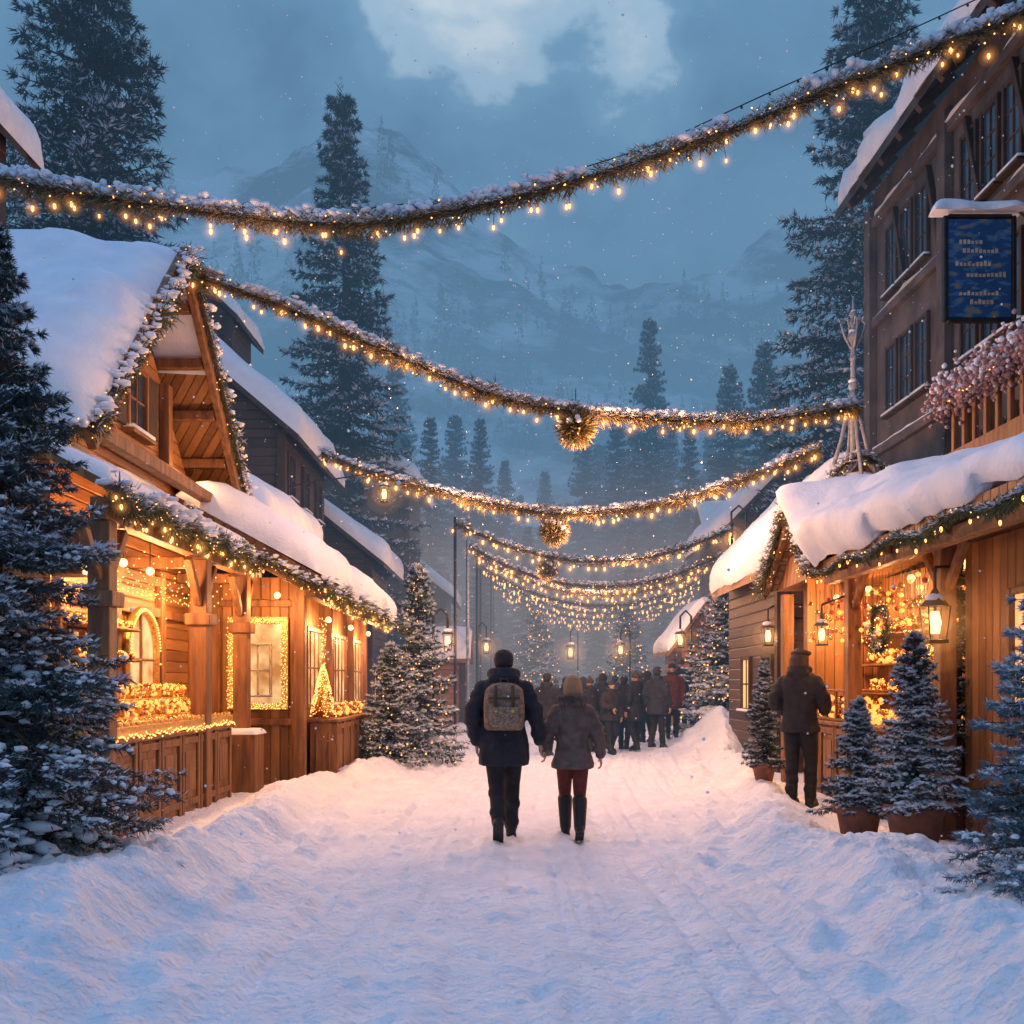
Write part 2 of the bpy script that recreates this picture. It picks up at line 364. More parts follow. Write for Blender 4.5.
def clone(T, name, loc, s, rz, sz=None):
    e = bpy.data.objects.new(name, None); scene.collection.objects.link(e); e.location = loc; e.scale = (s, s, sz or s); e.rotation_euler[2] = rz
    for c in T.empty.children:
        o = bpy.data.objects.new(c.name.split('.')[0], c.data); scene.collection.objects.link(o); o.parent = e

# foreground trees
conifer('snowy_spruce_tree', (-3.60, 7.05, g(-3.60, 7.05)-.1), 4.5, 1.05, 46, 12, 17, 19, .058, .0060, .42, FOL, .46, seed=3, base=.02, snow_s=.95, frost=.42)
conifer('blue_spruce_tree', (3.3, 6.1, g(3.3, 6.1)-.08), 2.4, .62, 31, 11, 22, 22, .045, .0046, .42, FOLB, .32, seed=5, base=.02, snow_s=1.0, frost=.55)
def potted(name, x, y, h, r, seed, snow=.75, potr=.2, poth=.32, frost=.6):
    z = g(x, y)-.04
    T = conifer(name, (x, y, z+poth), h, r, 24, 11, 22, 13, .042, .0055, snow, FOL, .25, seed=seed, base=.03, finish=False, snow_s=1.15, reps=3, frost=frost)
    loft(T.p('clay_pot', TERRA, True), [(x, y, z, potr*.7, potr*.7), (x, y, z+poth*.8, potr*.95, potr*.95), (x, y, z+poth*.8, potr*1.08, potr*1.08), (x, y, z+poth, potr*1.1, potr*1.1), (x, y, z+poth, potr*.95, potr*.95), (x, y, z+poth-.03, potr*.93, potr*.93)], 28)
    loft(T.p('soil_snow', SNOW, True), [(x, y, z+poth-.04, potr*.92, potr*.92), (x, y, z+poth+.01, potr*.7, potr*.7), (x, y, z+poth+.03, potr*.2, potr*.2)], 20)
    T.loc = A(x, y, z); T.finish()
potted('potted_fir_tree', 3.5, 8.9, 1.48, .42, 11, 1.6, .25, .42, frost=1.5)
potted('potted_fir_tree', 3.25, 9.6, 1.0, .32, 12, 1.0, .21, .36, frost=.9)
potted('potted_fir_tree', 4.3, 9.9, 2.3, .5, 13, .35, .24, .36, frost=.3)
potted('potted_fir_tree', 3.2, 13.0, 1.3, .22, 14, .4, .15, .22, frost=.4)
conifer('christmas_tree', (-1.78, 19.3, g(-1.78, 19.3)-.05), 3.6, .88, 28, 10, 12, 9, .09, .012, .8, FOL, .25, lights=200, seed=21, snow_s=1.1, frost=.7)
conifer('christmas_tree', (-2.1, 17.6, g(-2.1, 17.6)-.05), 2.0, .66, 22, 10, 14, 9, .075, .010, .95, FOL, .25, lights=90, seed=22, snow_s=1.15, frost=.9)
conifer('christmas_tree', (5.0, 24, g(5, 24)-.2), 3.9, 1.2, 28, 10, 11, 8, .1, .014, .9, FOL, .25, lights=340, seed=23, snow_s=1.25, frost=.7)
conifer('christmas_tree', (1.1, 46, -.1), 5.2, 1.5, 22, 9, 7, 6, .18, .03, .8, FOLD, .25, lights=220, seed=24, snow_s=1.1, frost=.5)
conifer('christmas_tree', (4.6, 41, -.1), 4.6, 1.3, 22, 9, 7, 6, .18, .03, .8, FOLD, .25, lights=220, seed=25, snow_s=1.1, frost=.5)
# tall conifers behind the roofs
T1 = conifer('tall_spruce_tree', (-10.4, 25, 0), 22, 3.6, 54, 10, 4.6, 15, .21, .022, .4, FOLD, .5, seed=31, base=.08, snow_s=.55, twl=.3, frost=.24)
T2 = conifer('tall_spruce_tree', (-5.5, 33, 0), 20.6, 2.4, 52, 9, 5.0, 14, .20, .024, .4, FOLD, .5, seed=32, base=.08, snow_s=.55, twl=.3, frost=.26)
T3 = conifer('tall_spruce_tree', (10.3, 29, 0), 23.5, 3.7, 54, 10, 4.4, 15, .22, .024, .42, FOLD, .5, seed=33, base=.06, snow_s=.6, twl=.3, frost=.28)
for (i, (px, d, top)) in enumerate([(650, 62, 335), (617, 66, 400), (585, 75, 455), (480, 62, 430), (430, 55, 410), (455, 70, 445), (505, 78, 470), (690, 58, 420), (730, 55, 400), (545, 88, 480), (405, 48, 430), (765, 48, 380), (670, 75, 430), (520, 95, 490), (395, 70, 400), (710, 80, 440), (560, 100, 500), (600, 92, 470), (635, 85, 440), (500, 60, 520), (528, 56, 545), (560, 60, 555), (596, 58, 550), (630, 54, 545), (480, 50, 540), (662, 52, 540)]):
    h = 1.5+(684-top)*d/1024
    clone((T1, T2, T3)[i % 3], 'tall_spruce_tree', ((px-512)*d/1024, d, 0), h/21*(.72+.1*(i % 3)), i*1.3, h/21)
# distant forest, one mesh
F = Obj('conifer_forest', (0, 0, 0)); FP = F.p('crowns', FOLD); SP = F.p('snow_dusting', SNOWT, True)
nf = 2100; fx = rng.uniform(-150, 170, nf); fy = 85+rng.beta(1.2, 2.1, nf)*170
for x, y in zip(fx, fy):
    if vn(x/22+3, y/22+1) < -.12: continue
    hh = rng.uniform(7, 14); z = float(mz(x, y))-.5; rr = hh*.14
    k = 60; t = rng.uniform(.08, 1, k)**.9; az = rng.uniform(0, 6.28, k); R = rr*(1-t)*rng.uniform(.3, 1, k)
    b = np.stack([x+R*np.cos(az), y+R*np.sin(az), z+t*hh], 1); D = nrm(np.stack([np.cos(az), np.sin(az), np.full(k, -.25)], 1))
    needles(FP, b, D, rr*.7*(1.05-t), rr*.28)
    q = rng.choice(k, 8); blobs(SP, b[q]+D[q]*rr*.25, np.stack([np.full(8, rr*.22), np.full(8, rr*.22), np.full(8, rr*.07)], 1), oct=True)
    FP.add([[x-.1, y, z-1], [x+.1, y, z-1], [x, y, z+hh]], [[0, 1, 2]])
F.finish()

# ------------------------------------------------------------------ garlands
LIGHTS = []
def point(loc, e, r=.15, col=(1, .50, .20)):
    l = bpy.data.lights.new('lamp_light', 'POINT'); l.energy = e; l.color = col; l.shadow_soft_size = r
    o = bpy.data.objects.new('lamp_light', l); o.location = loc; scene.collection.objects.link(o); LIGHTS.append(o); return o
def curve(cp, n):
    cp = np.asarray(cp, float); c = np.concatenate([[2*cp[0]-cp[1]], cp, [2*cp[-1]-cp[-2]]]); out = []
    for i in range(len(cp)-1):
        t = np.linspace(0, 1, n, endpoint=False)[:, None]; p0, p1, p2, p3 = c[i:i+4]
        out.append(.5*((2*p1)+(-p0+p2)*t+(2*p0-5*p1+4*p2-p3)*t*t+(-p0+3*p1-3*p2+p3)*t**3))
    out = np.concatenate(out+[cp[-1:]])
    s = np.concatenate([[0], np.cumsum(np.linalg.norm(np.diff(out, axis=0), axis=1))]); m = max(4, int(s[-1]/.04))
    q = np.linspace(0, s[-1], m); return np.stack([np.interp(q, s, out[:, k]) for k in range(3)], 1), s[-1]
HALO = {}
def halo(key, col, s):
    if key not in HALO: HALO[key] = volmat('bloom_halo_'+key, col, s)  # emission-only volume, added around bulbs and lanterns to imitate bloom
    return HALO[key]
_bm = bmesh.new(); bmesh.ops.create_icosphere(_bm, subdivisions=2, radius=1)
ICO2V = np.array([v.co[:] for v in _bm.verts]); ICO2F = np.array([[v.index for v in f.verts] for f in _bm.faces]); _bm.free()
def garland(cp, r=.09, dens=420, nl=.08, nw=.004, sp=.22, bulb=.026, drop=.1, snow=28, fairy=8, name='light_garland', into=None, fmat=GARL, glow=0):
    pts, Ls = curve(cp, 24); T = into or Obj(name, pts[len(pts)//2]); n = int(Ls*dens); k = into and '_%d' % len(into.parts) or ''
    tube(T.p('rope'+k, BEAMD), pts[::3], r*.3, 5)
    i = rng.uniform(0, len(pts)-1.001, n); a = i.astype(int); b = pts[a]+(pts[a+1]-pts[a])*(i-a)[:, None]
    thick = 1+.4*vn(i*.13, 2.2+cp[0][0])+.35*vn(i*.4, 5.2+cp[0][0])
    tg = nrm(pts[np.minimum(a+1, len(pts)-1)]-pts[a]); pr = rng.normal(size=(n, 3)); pr = nrm(pr-tg*np.sum(pr*tg, 1, keepdims=True))
    b = b+pr*(r*rng.uniform(0, .85, n)*thick)[:, None]
    dn = nrm(pr*.7+tg*rng.choice([-1, 1], n)[:, None]*rng.uniform(.2, 1, (n, 1))+A(0, 0, -.25)); ln = nl*thick*rng.uniform(.4, 1.1, n)
    fz = (pr[:, 2] > .1) & (rng.uniform(0, 1, n) < .38)
    needles(T.p('greenery'+k, fmat), b[~fz], dn[~fz], ln[~fz], nw); needles(T.p('frosted_greenery'+k, FROST), b[fz], dn[fz], ln[fz], nw*1.2)
    if snow:
        m = int(Ls*snow); i = rng.uniform(0, len(pts)-1, m).astype(int); keep = vn(i*.09, 7.7) > -.45; i = i[keep]; m = len(i)
        C = pts[i]+np.stack([rng.normal(0, r*.4, m), rng.normal(0, r*.4, m), r*rng.uniform(.55, 1.15, m)], 1)
        s = r*rng.uniform(.2, .62, m); blobs(T.p('snow'+k, SNOWT, True), C, np.stack([s*1.2, s*.8, s*.45], 1), rng.uniform(0, 3, m), jit=.35)
    if sp:
        m = int(Ls/sp); i = np.linspace(1, len(pts)-2, m).astype(int); i = np.clip(i+rng.integers(-3, 4, m), 0, len(pts)-1)
        dz = drop*rng.uniform(.0, 1.5, m); sw = rng.normal(0, .3, (m, 2))*dz[:, None]
        C = pts[i].copy(); C[:, :2] += sw; C[:, 2] -= r*.6+dz
        for q in range(m): tube(T.p('cords'+k, BEAMD), [pts[i[q]], C[q]+A(0, 0, bulb)], .003, 4, False)
        bs = bulb*rng.uniform(.75, 1.15, m)
        blobs(T.p('bulbs'+k, BULB, True), C, np.stack([bs*.66, bs*.66, bs*1.35], 1), jit=.02)
        blobs(T.p('sockets'+k, METAL), C+np.stack([0*bs, 0*bs, bs*1.35], 1), np.stack([bs*.4, bs*.4, bs*.5], 1), jit=0)
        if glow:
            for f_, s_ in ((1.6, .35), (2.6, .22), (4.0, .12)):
                hp = T.p('bloom_halo%d%s' % (int(f_), k), halo('bulb%d_%d_%d' % (int(f_*10), int(bulb*1000), int(glow*100)), (1, .38, .09), glow*s_/(bulb*f_)))  # nested glowing spheres added for bloom; no mist catches the bulb light
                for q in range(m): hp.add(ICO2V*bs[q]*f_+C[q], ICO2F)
    if fairy:
        m = int(Ls*fairy); i = rng.integers(0, len(pts), m); pr = nrm(rng.normal(size=(m, 3)))
        blobs(T.p('fairy_lights'+k, FAIRY), pts[i]+pr*r*1.1, np.full(m, bulb*.45)*rng.uniform(.6, 1.2, m), oct=True, jit=0)
    if not into: T.finish()
    return pts
def hball(T, c, r):
    n = 900; d = nrm(rng.normal(size=(n, 3))); needles(T.p('greenery_ball', GARL), A(*c)+d*r*.5, nrm(d+rng.normal(0, .5, (n, 3))), r*.75, .016)
    blobs(T.p('ball_core', BEAMD, True), [c], [r*.65]); d = d[:22]; blobs(T.p('ball_lights', FAIRY), A(*c)+d*r, np.full(22, .012), oct=True)
    d[:, 2] = np.abs(d[:, 2]); blobs(T.p('ball_snow', SNOWT, True), A(*c)+d*r*.8, np.full(22, r*.17))
    tube(T.p('ball_cord', BEAMD), [A(*c), A(*c)+A(0, 0, r*2)], .006, 4)

garland([(-6.6, 9.2, 6.55), (-4.5, 9, 5.93), (-2.8, 9, 5.66), (-1.5, 9, 5.53), (-.45, 9, 5.66), (.45, 9, 5.88), (1.65, 9, 6.26), (2.8, 9, 6.72), (3.8, 9, 7.12), (4.6, 9, 7.45), (7.55, 9, 9.0)], r=.105, dens=1900, nl=.085, nw=.0055, sp=.17, bulb=.0205, drop=.09, snow=120, fairy=20, glow=.45)
w = Obj('fairy_light_wire', (0, 9, 6)); wp, _ = curve([(-6.5, 9.1, 6.7), (-3.0, 9.3, 5.85), (-.8, 9.3, 5.88), (1.0, 9.3, 6.3), (2.4, 9.3, 6.9), (4.7, 9.3, 7.95), (7.55, 9.3, 9.4)], 20)
tube(w.p('wire', METAL), wp[::4], .006, 5); i = np.arange(3, len(wp), 7)
blobs(w.p('tiny_bulbs', METAL), wp[i]+A(0, 0, -.02), np.full(len(i), .014)); w.finish()
PLW = Obj('garland_post', (-6.6, 9.2, 0)); tube(PLW.p('post', BEAMD, True), [(-6.6, 9.2, 0), (-6.6, 9.2, 7)], .08, 10); blobs(PLW.p('snow_cap', SNOW, True), [(-6.6, 9.2, 7.02)], [.11]); PLW.finish()

T = Obj('light_garland', (0, 14, 5))
garland([(-3.95, 12.6, 6.55), (-2.7, 13, 6.2), (-1.55, 13.2, 5.75), (-.15, 13.6, 5.3), (1.5, 14.2, 5.2), (3.3, 14.8, 5.3), (4.95, 15.5, 5.65), (5.5, 16.5, 5.95)], r=.115, dens=1200, nl=.105, nw=.008, sp=.21, bulb=.028, drop=.08, snow=80, fairy=16, into=T, glow=.45)
hball(T, (.87, 14, 5.0), .27); T.finish()
T = Obj('light_garland', (0, 20, 5))
garland([(-3.95, 21.3, 6.3), (-2.75, 20.4, 5.7), (-1.2, 20, 5.2), (.75, 19.5, 4.75), (2.6, 19, 4.8), (4.2, 18.5, 5.2), (5.3, 17.6, 5.55)], r=.12, dens=700, nl=.13, nw=.012, sp=.22, bulb=.036, drop=.08, snow=50, fairy=14, into=T, glow=.45)
hball(T, (.8, 19.5, 4.4), .28); T.finish()
posts = Obj('garland_posts', (0, 30, 0))
for i, (d, l, lz, r_, rz, sag) in enumerate([(27, -1.5, 5.75, 5.8, 5.6, .95), (31, -1.35, 5.7, 6.3, 5.4, 1.1), (35, -1.2, 5.9, 6.9, 5.6, 1.2), (39, -1.2, 6.0, 7.4, 5.6, 1.3), (44, -.9, 6.2, 8.2, 5.9, 1.5), (50, -.9, 6.4, 9.2, 6.1, 1.6), (57, -.6, 6.6, 10, 6.4, 1.7), (65, -.4, 7, 11, 6.6, 1.8)]):
    cp = [(l+(r_-l)*t, d, lz+(rz-lz)*t-sag*4*t*(1-t)) for t in np.linspace(0, 1, 7)]
    T = Obj('light_garland', cp[3])
    garland(cp, r=.11+.001*d, dens=170, nl=.16, nw=.026, sp=.25, bulb=.028+.0007*d, snow=18, fairy=9, into=T, glow=.4 if i < 3 else 0)
    if i == 0: hball(T, (cp[2][0], d, cp[2][2]-.35), .28)
    T.finish()
    for x, z in ((l, lz), (r_, rz)): tube(posts.p('posts', BEAMD, True), [(x, d, -.2), (x, d, z+.15)], .04, 8)
posts.finish()

# ------------------------------------------------------------------ windows and generic houses
def window(T, c, w, h, out, glass, frame=BEAM, tag='', bars=(1, 1), sill=True, fr=.06):
    out = A(*out); rt = nrm(np.cross(A(0, 0, 1), out)); up = A(0, 0, 1); c = A(*c)
    obox(T.p('glass'+tag, glass), c+out*.01, rt, up, out, w, h, .03)
    Fp = T.p('bev_window_frame'+tag, frame)
    for s_ in (-1, 1):
        obox(Fp, c+rt*s_*(w/2+fr/2)+out*.03, rt, up, out, fr, h+2*fr, .09)
        obox(Fp, c+up*s_*(h/2+fr/2)+out*.027, rt, up, out, w, fr, .08)
    for k in range(bars[0]): obox(Fp, c+rt*w*((k+1)/(bars[0]+1)-.5)+out*.03, rt, up, out, .03, h, .035)
    for k in range(bars[1]): obox(Fp, c+up*h*((k+1)/(bars[1]+1)-.5)+out*.028, rt, up, out, w, .03, .03)
    if sill:
        obox(Fp, c-up*(h/2+fr+.03)+out*.07, rt, up, out, w+.22, .05, .16)
        obox(T.p('sill_snow', SNOW, True), c-up*(h/2+fr-.02)+out*.075, rt, up, out, w+.18, .045, .13)
def house(name, x0, x1, y0, y1, ze, zr, wall=DWOOD, roofm=BEAMD, axis='y', ov=.45, t=.28, wins=(), lit=.4, z0=-.2):
    T = Obj(name, ((x0+x1)/2, (y0+y1)/2, 0)); W = T.p('walls', wall); box(W, x0, x1, y0, y1, z0, ze)
    R = T.p('roof', roofm); S = T.p('roof_snow', SNOW, True)
    if axis == 'y':
        xm = (x0+x1)/2; W.add([[x0,y0,ze],[x1,y0,ze],[xm,y0,zr],[x0,y1,ze],[x1,y1,ze],[xm,y1,zr]], [[0,1,2],[4,3,5]], [[0,2,5,3],[1,4,5,2]])
        sl = (zr-ze)/(x1-xm)
        for s_ in (-1, 1):
            xe = xm+s_*((x1-xm)+ov); ee = ze-sl*ov; a0, a1 = y0-ov, y1+ov
            q = [A(xe, a0, ee), A(xe, a1, ee), A(xm, a1, zr), A(xm, a0, zr)]
            up = A(0, 0, .14); R.add([*[v+A(0, 0, .01) for v in q], *[v+up for v in q]], BOXF)
            q = [v+A(0, 0, .145) for v in q]; slab(S, q[0], q[1], q[2]+A(-s_*.12, 0, .04), q[3]+A(-s_*.12, 0, .04), t)
    else:
        ym = (y0+y1)/2; W.add([[x0,y0,ze],[x0,y1,ze],[x0,ym,zr],[x1,y0,ze],[x1,y1,ze],[x1,ym,zr]], [[1,0,2],[3,4,5]], [[0,3,5,2],[4,1,2,5]])
        sl = (zr-ze)/(y1-ym)
        for s_ in (-1, 1):
            ye = ym+s_*((y1-ym)+ov); ee = ze-sl*ov; a0, a1 = x0-ov, x1+ov
            q = [A(a0, ye, ee), A(a1, ye, ee), A(a1, ym, zr), A(a0, ym, zr)]
            R.add([*[v+A(0, 0, .01) for v in q], *[v+A(0, 0, .14) for v in q]], BOXF)
            q = [v+A(0, 0, .145) for v in q]; slab(S, q[0], q[1], q[2]+A(0, -s_*.12, .04), q[3]+A(0, -s_*.12, .04), t)
    for wz in np.arange(1.5, ze-.7, 2.3):
        for wx in np.arange(x0+.8, x1-.5, 1.5):
            l = random.random() < lit; window(T, (wx, y0, wz), .6, .9, (0, -1, 0), GLASSW if l else GLASSD, BEAMD, '_lit' if l else '')
        for wy in np.arange(y0+.8, y1-.5, 1.6):
            l = random.random() < lit
            o_ = (1, 0, 0) if x1 < 1 else (-1, 0, 0); window(T, (x1 if x1 < 1 else x0, wy, wz), .6, .9, o_, GLASSW if l else GLASSD, BEAMD, '_lit' if l else '')
    B_ = T.p('corner_beams', BEAMD)
    for cx in (x0, x1): box(B_, cx-.09, cx+.09, y0-.06, y0+.12, z0, ze-.03)
    for zz in np.arange(2.6, ze, 2.3): box(B_, x0+.09, x1-.09, y0-.05, y0+.1, zz, zz+.16)
    T.finish(); return T
house('dark_timber_house', -9.2, -4.95, 22, 27, 7.0, 8.8, t=.5, lit=.12)
house('dark_timber_house', -8.4, -4.5, 17.2, 21.5, 4.55, 5.8, t=.42, lit=.2)
house('dark_timber_house', -7.4, -3.9, 28, 32, 5.0, 6.4, t=.45, lit=.4)
house('dark_timber_house', -8.5, -3.6, 35, 40, 8.5, 9.9, t=.5, lit=.2)
house('dark_timber_house', -7.5, -2.8, 42, 47, 5.2, 7.0, t=.4, lit=.6)
house('dark_timber_house', -14.5, -8.15, 15.4, 16.5, 10.3, 13.9, t=.4, lit=.0, ov=.4)
house('dark_timber_house', -9.0, -6.5, 23.5, 25.5, 10.0, 11.2, t=.25, lit=0, ov=.25)
house('market_hut', -2.7, -1.5, 31, 33, 2.3, 3.0, wall=WOOD, roofm=BEAM, axis='x', ov=.25, t=.2, lit=1)
house('market_hut', 4.7, 6.2, 29, 31.5, 2.7, 3.7, wall=WOOD, roofm=BEAM, ov=.3, t=.25, lit=1)
house('dark_timber_house', 6.6, 10.5, 31, 36, 6.3, 8.3, t=.4, lit=.3)
house('dark_timber_house', 8.2, 13, 40, 46, 6.3, 8.8, axis='x', t=.4, lit=.5)
house('market_hut', 4.45, 6.9, 16.9, 21, 3.6, 5.0, wall=DWOOD, roofm=BEAM, ov=.3, t=.34, lit=.6)
house('dark_timber_house', 12, 20, 66, 74, 7, 11, t=.5, lit=.6)

# ------------------------------------------------------------------ counters and goods
def counter(T, x0, x1, y0, y1, z1, side, z0=-.05):
    W = T.p('bev_counter', BEAM); box(W, x0, x1, y0, y1, z0, z1-.05); box(T.p('bev_counter_top', BEAM), x0-.05, x1+.05, y0-.05, y1+.05, z1-.049, z1)
    xf = x1 if side > 0 else x0; n = max(2, int((y1-y0)/.62)); w = (y1-y0)/n
    for k in range(n):
        yc = y0+w*(k+.5)
        for (dy, hh) in ((-w/2+.05, 0), (w/2-.05, 0)): box(W, min(xf, xf+side*.03), max(xf, xf+side*.03), yc+dy-.035, yc+dy+.035, z0, z1-.052)
        for zz in (.12, z1-.16): box(W, min(xf, xf+side*.028), max(xf, xf+side*.028), yc-w/2+.085, yc+w/2-.085, zz, zz+.08)
        box(W, min(xf, xf+side*.018), max(xf, xf+side*.018), yc-w/2+.15, yc+w/2-.15, .28, z1-.24)
    n = 2; w = (x1-x0)/n
    for k in range(n): box(W, x0+w*k+.08, x0+w*(k+1)-.08, y0-.02, y0, .2, z1-.2)
def pile(T, x0, x1, y0, y1, z, n, s=.035, mats=None, hgt=.12):
    mats = mats or (('glowing_goods', GOODS, .38), ('gold_goods', GOLD, .46), ('red_goods', REDM, .05), ('cream_goods', CREAM, .11))
    for nm, m, f in mats:
        k = int(n*f)
        if k < 1: continue
        C = np.stack([rng.uniform(x0, x1, k), rng.uniform(y0, y1, k), z+rng.uniform(.01, hgt, k)], 1); blobs(T.p(nm, m, True), C, s*rng.uniform(.6, 1.3, k), jit=.05)

# ------------------------------------------------------------------ left chalet
T = Obj('wooden_market_chalet', (-5, 12.4, 0))
W = T.p('walls', WOOD); xw = -4.6
box(W, -9.5, xw, 10.2, 14.7, -.2, 4.2)
W.add([[xw,10.2,4.2],[xw,14.7,4.2],[xw,12.45,6.35],[-9.5,10.2,4.2],[-9.5,14.7,4.2],[-9.5,12.45,6.35]], [[0,1,2],[4,3,5]], [[0,2,5,3],[1,4,5,2]])
R = T.p('roof_boards', WOODV); xo = -4.0
for s_ in (-1, 1):
    ye = 12.45+s_*2.85; ze = 3.85
    q = [A(xo, ye, ze), A(-10, ye, ze), A(-10, 12.45, 6.65), A(xo, 12.45, 6.65)]
    R.add([*q, *[v+A(0, 0, .13) for v in q]], BOXF)
    Fb = T.p('bev_bargeboards', BEAM); d = q[3]-q[0]
    obox(Fb, (q[0]+q[3])/2+A(.04, 0, .0), A(1, 0, 0), nrm(d), np.cross(A(1, 0, 0), nrm(d)), .09, np.linalg.norm(d)+.1, .3)
    obox(Fb, (q[0]+q[3])/2+A(-.9, 0, -.12), A(1, 0, 0), nrm(d), np.cross(A(1, 0, 0), nrm(d)), .1, np.linalg.norm(d)-.3, .16)
    for k in np.linspace(.12, .88, 5): beam(T.p('bev_purlins', BEAM), q[0]+d*k+A(-.65, 0, -.12), q[0]+d*k+A(-.02, 0, -.12), .13)
S = T.p('roof_snow', SNOW, True)
slab(S, (-3.90, 9.42, 3.88), (-10, 10.2, 4.7), (-10, 12.5, 6.64), (-3.95, 12.5, 6.62), .54, .11, .34, .15)
slab(S, (-3.95, 15.35, 3.9), (-10, 15.35, 3.9), (-10, 12.4, 6.66), (-3.98, 12.4, 6.64), .42, .16)
for yy, zz in ((11.5, 5.4), (13.4, 5.4)): beam(T.p('bev_gable_beams', BEAM), (xw+.07, yy, 4.3), (xw+.07, yy, zz), .14)
beam(T.p('bev_gable_beams', BEAM), (xw+.08, 10.2, 4.25), (xw+.08, 14.7, 4.25), .18); beam(T.p('bev_gable_beams', BEAM), (xw+.5, 10.0, 4.0), (xw+.5, 14.9, 4.0), .14)
window(T, (xw, 12.45, 4.95), .55, .7, (1, 0, 0), GLASSD, BEAM, '_gable')
for s_ in (-1, 1): obox(T.p('bev_shutters', BEAMD), (xw+.04, 12.45+s_*.53, 4.95), (0, 1, 0), (0, 0, 1), (1, 0, 0), .3, .8, .04)
C = [A(-3.55, 9.1, 3.2), A(-3.55, 14.3, 3.2), A(xw, 14.3, 3.75), A(xw, 9.1, 3.75)]
T.p('canopy_boards', WOODV).add([*C, *[v+A(0, 0, .08) for v in C]], BOXF)
slab(S, C[0]+A(-.02, 0, .085), C[1]+A(-.02, 0, .085), C[2]+A(0, 0, .085), C[3]+A(0, 0, .085), .15, .1, .6, .08)
beam(T.p('bev_canopy_beam', BEAM), (-3.7, 9.15, 3.08), (-3.7, 14.25, 3.08), .15, .2)
for yy in (9.3, 12.25, 14.1):
    box(T.p('bev_posts', BEAM), -3.82, -3.62, yy-.1, yy+.1, 0, 2.98)
    box(T.p('bev_posts', BEAM), -3.87, -3.57, yy-.15, yy+.15, 2.2, 2.34)
    for s_ in (-1, 1): beam(T.p('bev_braces', BEAM), (-3.72, yy+s_*.1, 2.45), (-3.72, yy+s_*.5, 2.95), .09)
    beam(T.p('bev_braces', BEAM), (-3.82, yy, 2.95), (xw, yy, 2.95), .13)
for zz in (.95, 2.35, 2.75): box(T.p('bev_front_rails', BEAM), xw, xw+.08, 10.2, 14.6, zz, zz+.12)
for yy in (10.3, 11.3, 11.75, 13.25, 14.6): box(T.p('bev_front_studs', BEAM), xw, xw+.1, yy-.07, yy+.07, -.1, 2.95)
ac = A(xw+.05, 12.5, 1.9); an = np.linspace(0, np.pi, 17)
arch = np.stack([np.full(17, ac[0]), ac[1]+.5*np.cos(an), ac[2]+.5*np.sin(an)], 1); arch = np.concatenate([[[ac[0], 13.0, 1.15]], arch, [[ac[0], 12.0, 1.15]]])
T.p('glass_arch', GLASSC).add(np.concatenate([arch+A(.005, 0, 0), [ac+A(.005, 0, -.1)]]), [[i, i+1, 19] for i in range(18)]+[[18, 0, 19]])
tube(T.p('arch_frame', GILT, True), arch+A(.03, 0, 0), .05, 8); tube(T.p('arch_bars', BEAM), [(ac[0]+.02, 12.5, 1.15), (ac[0]+.02, 12.5, 2.4)], .02, 6); tube(T.p('arch_bars', BEAM), [(ac[0]+.02, 12, 1.8), (ac[0]+.02, 13, 1.8)], .02, 6)
i = np.linspace(0, 18, 46); ap = np.stack([np.interp(i, range(19), arch[:, k]) for k in range(3)], 1)+A(.09, 0, 0); blobs(T.p('arch_fairy_lights', FAIRY), ap, np.full(46, .014), oct=True)
for yy in np.arange(10.5, 11.3, .28): window(T, (xw, yy+.2, 1.6), .22, .9, (1, 0, 0), GLASSC, BEAM, '_side', (0, 2), False, .03)
counter(T, -4.35, -3.68, 9.35, 13.35, .98, 1)
for k, (zz, xa, xb) in enumerate(((.98, -4.0, -3.72), (1.16, -4.2, -3.95), (1.34, -4.4, -4.15))):
    if k: box(T.p('bev_display_steps', GILT), xa-.02, xb, 9.5, 13.1, .98, zz)
    pile(T, xa, xb-.02, 9.5, 13.1, zz, 1200, .023, hgt=.15)
    for yy in np.arange(9.6, 13.1, .42): box(T.p('bev_trays', GILT), xa, xb, yy, yy+.02, zz, zz+.1)
# gilded, scalloped cresting along the counter
box(T.p('bev_gilt_rail', GILT), -3.70, -3.64, 9.32, 13.38, .985, 1.10)
for yy in np.arange(9.4, 13.35, .16): sph(T.p('gilt_scrolls', GILT, True), (-3.66, yy, 1.11), (.02, .055, .035))
k = 110; blobs(T.p('edge_fairy_lights', FAIRY), np.stack([np.full(k, -3.615), np.linspace(9.35, 13.35, k), 1.0+rng.normal(0, .018, k)], 1), np.full(k, .011), oct=True)
for yy in np.arange(10.3, 14.0, .42):
    t = np.linspace(0, 1, 16); blobs(T.p('draped_fairy_lights', FAIRY), np.stack([-4.5+.75*t, np.full(16, yy)+.15*t, 2.85-.35*np.sin(np.pi*t)], 1), np.full(16, .010), oct=True)
for zz in (1.75, 2.1):
    box(T.p('bev_shelves', BEAM), xw, xw+.3, 10.25, 11.9, zz, zz+.03); pile(T, xw+.08, xw+.26, 10.3, 11.8, zz+.04, 110, .035, hgt=.06)
for yy in (9.9, 10.8, 11.6, 13.1):
    tube(T.p('lamp_cords', METAL), [(-4.1, yy, 3.1), (-4.1, yy, 2.82)], .006, 4); sph(T.p('lamp_globes', LAMP, True), (-4.1, yy, 2.78), .045)
for yy in (10.2, 11.5, 13.1): point((-4.05, yy, 2.6), 90, .08)
box(T.p('bev_sign_box', BEAM), -4.45, -4.1, 9.75, 10.1, 2.55, 3.0)
for yy in (11.2, 13.6): sph(T.p('gable_lamps', LAMP, True), (-4.25, yy, 4.15), .03); point((-4.2, yy, 4.3), 13, .05)
T.finish()
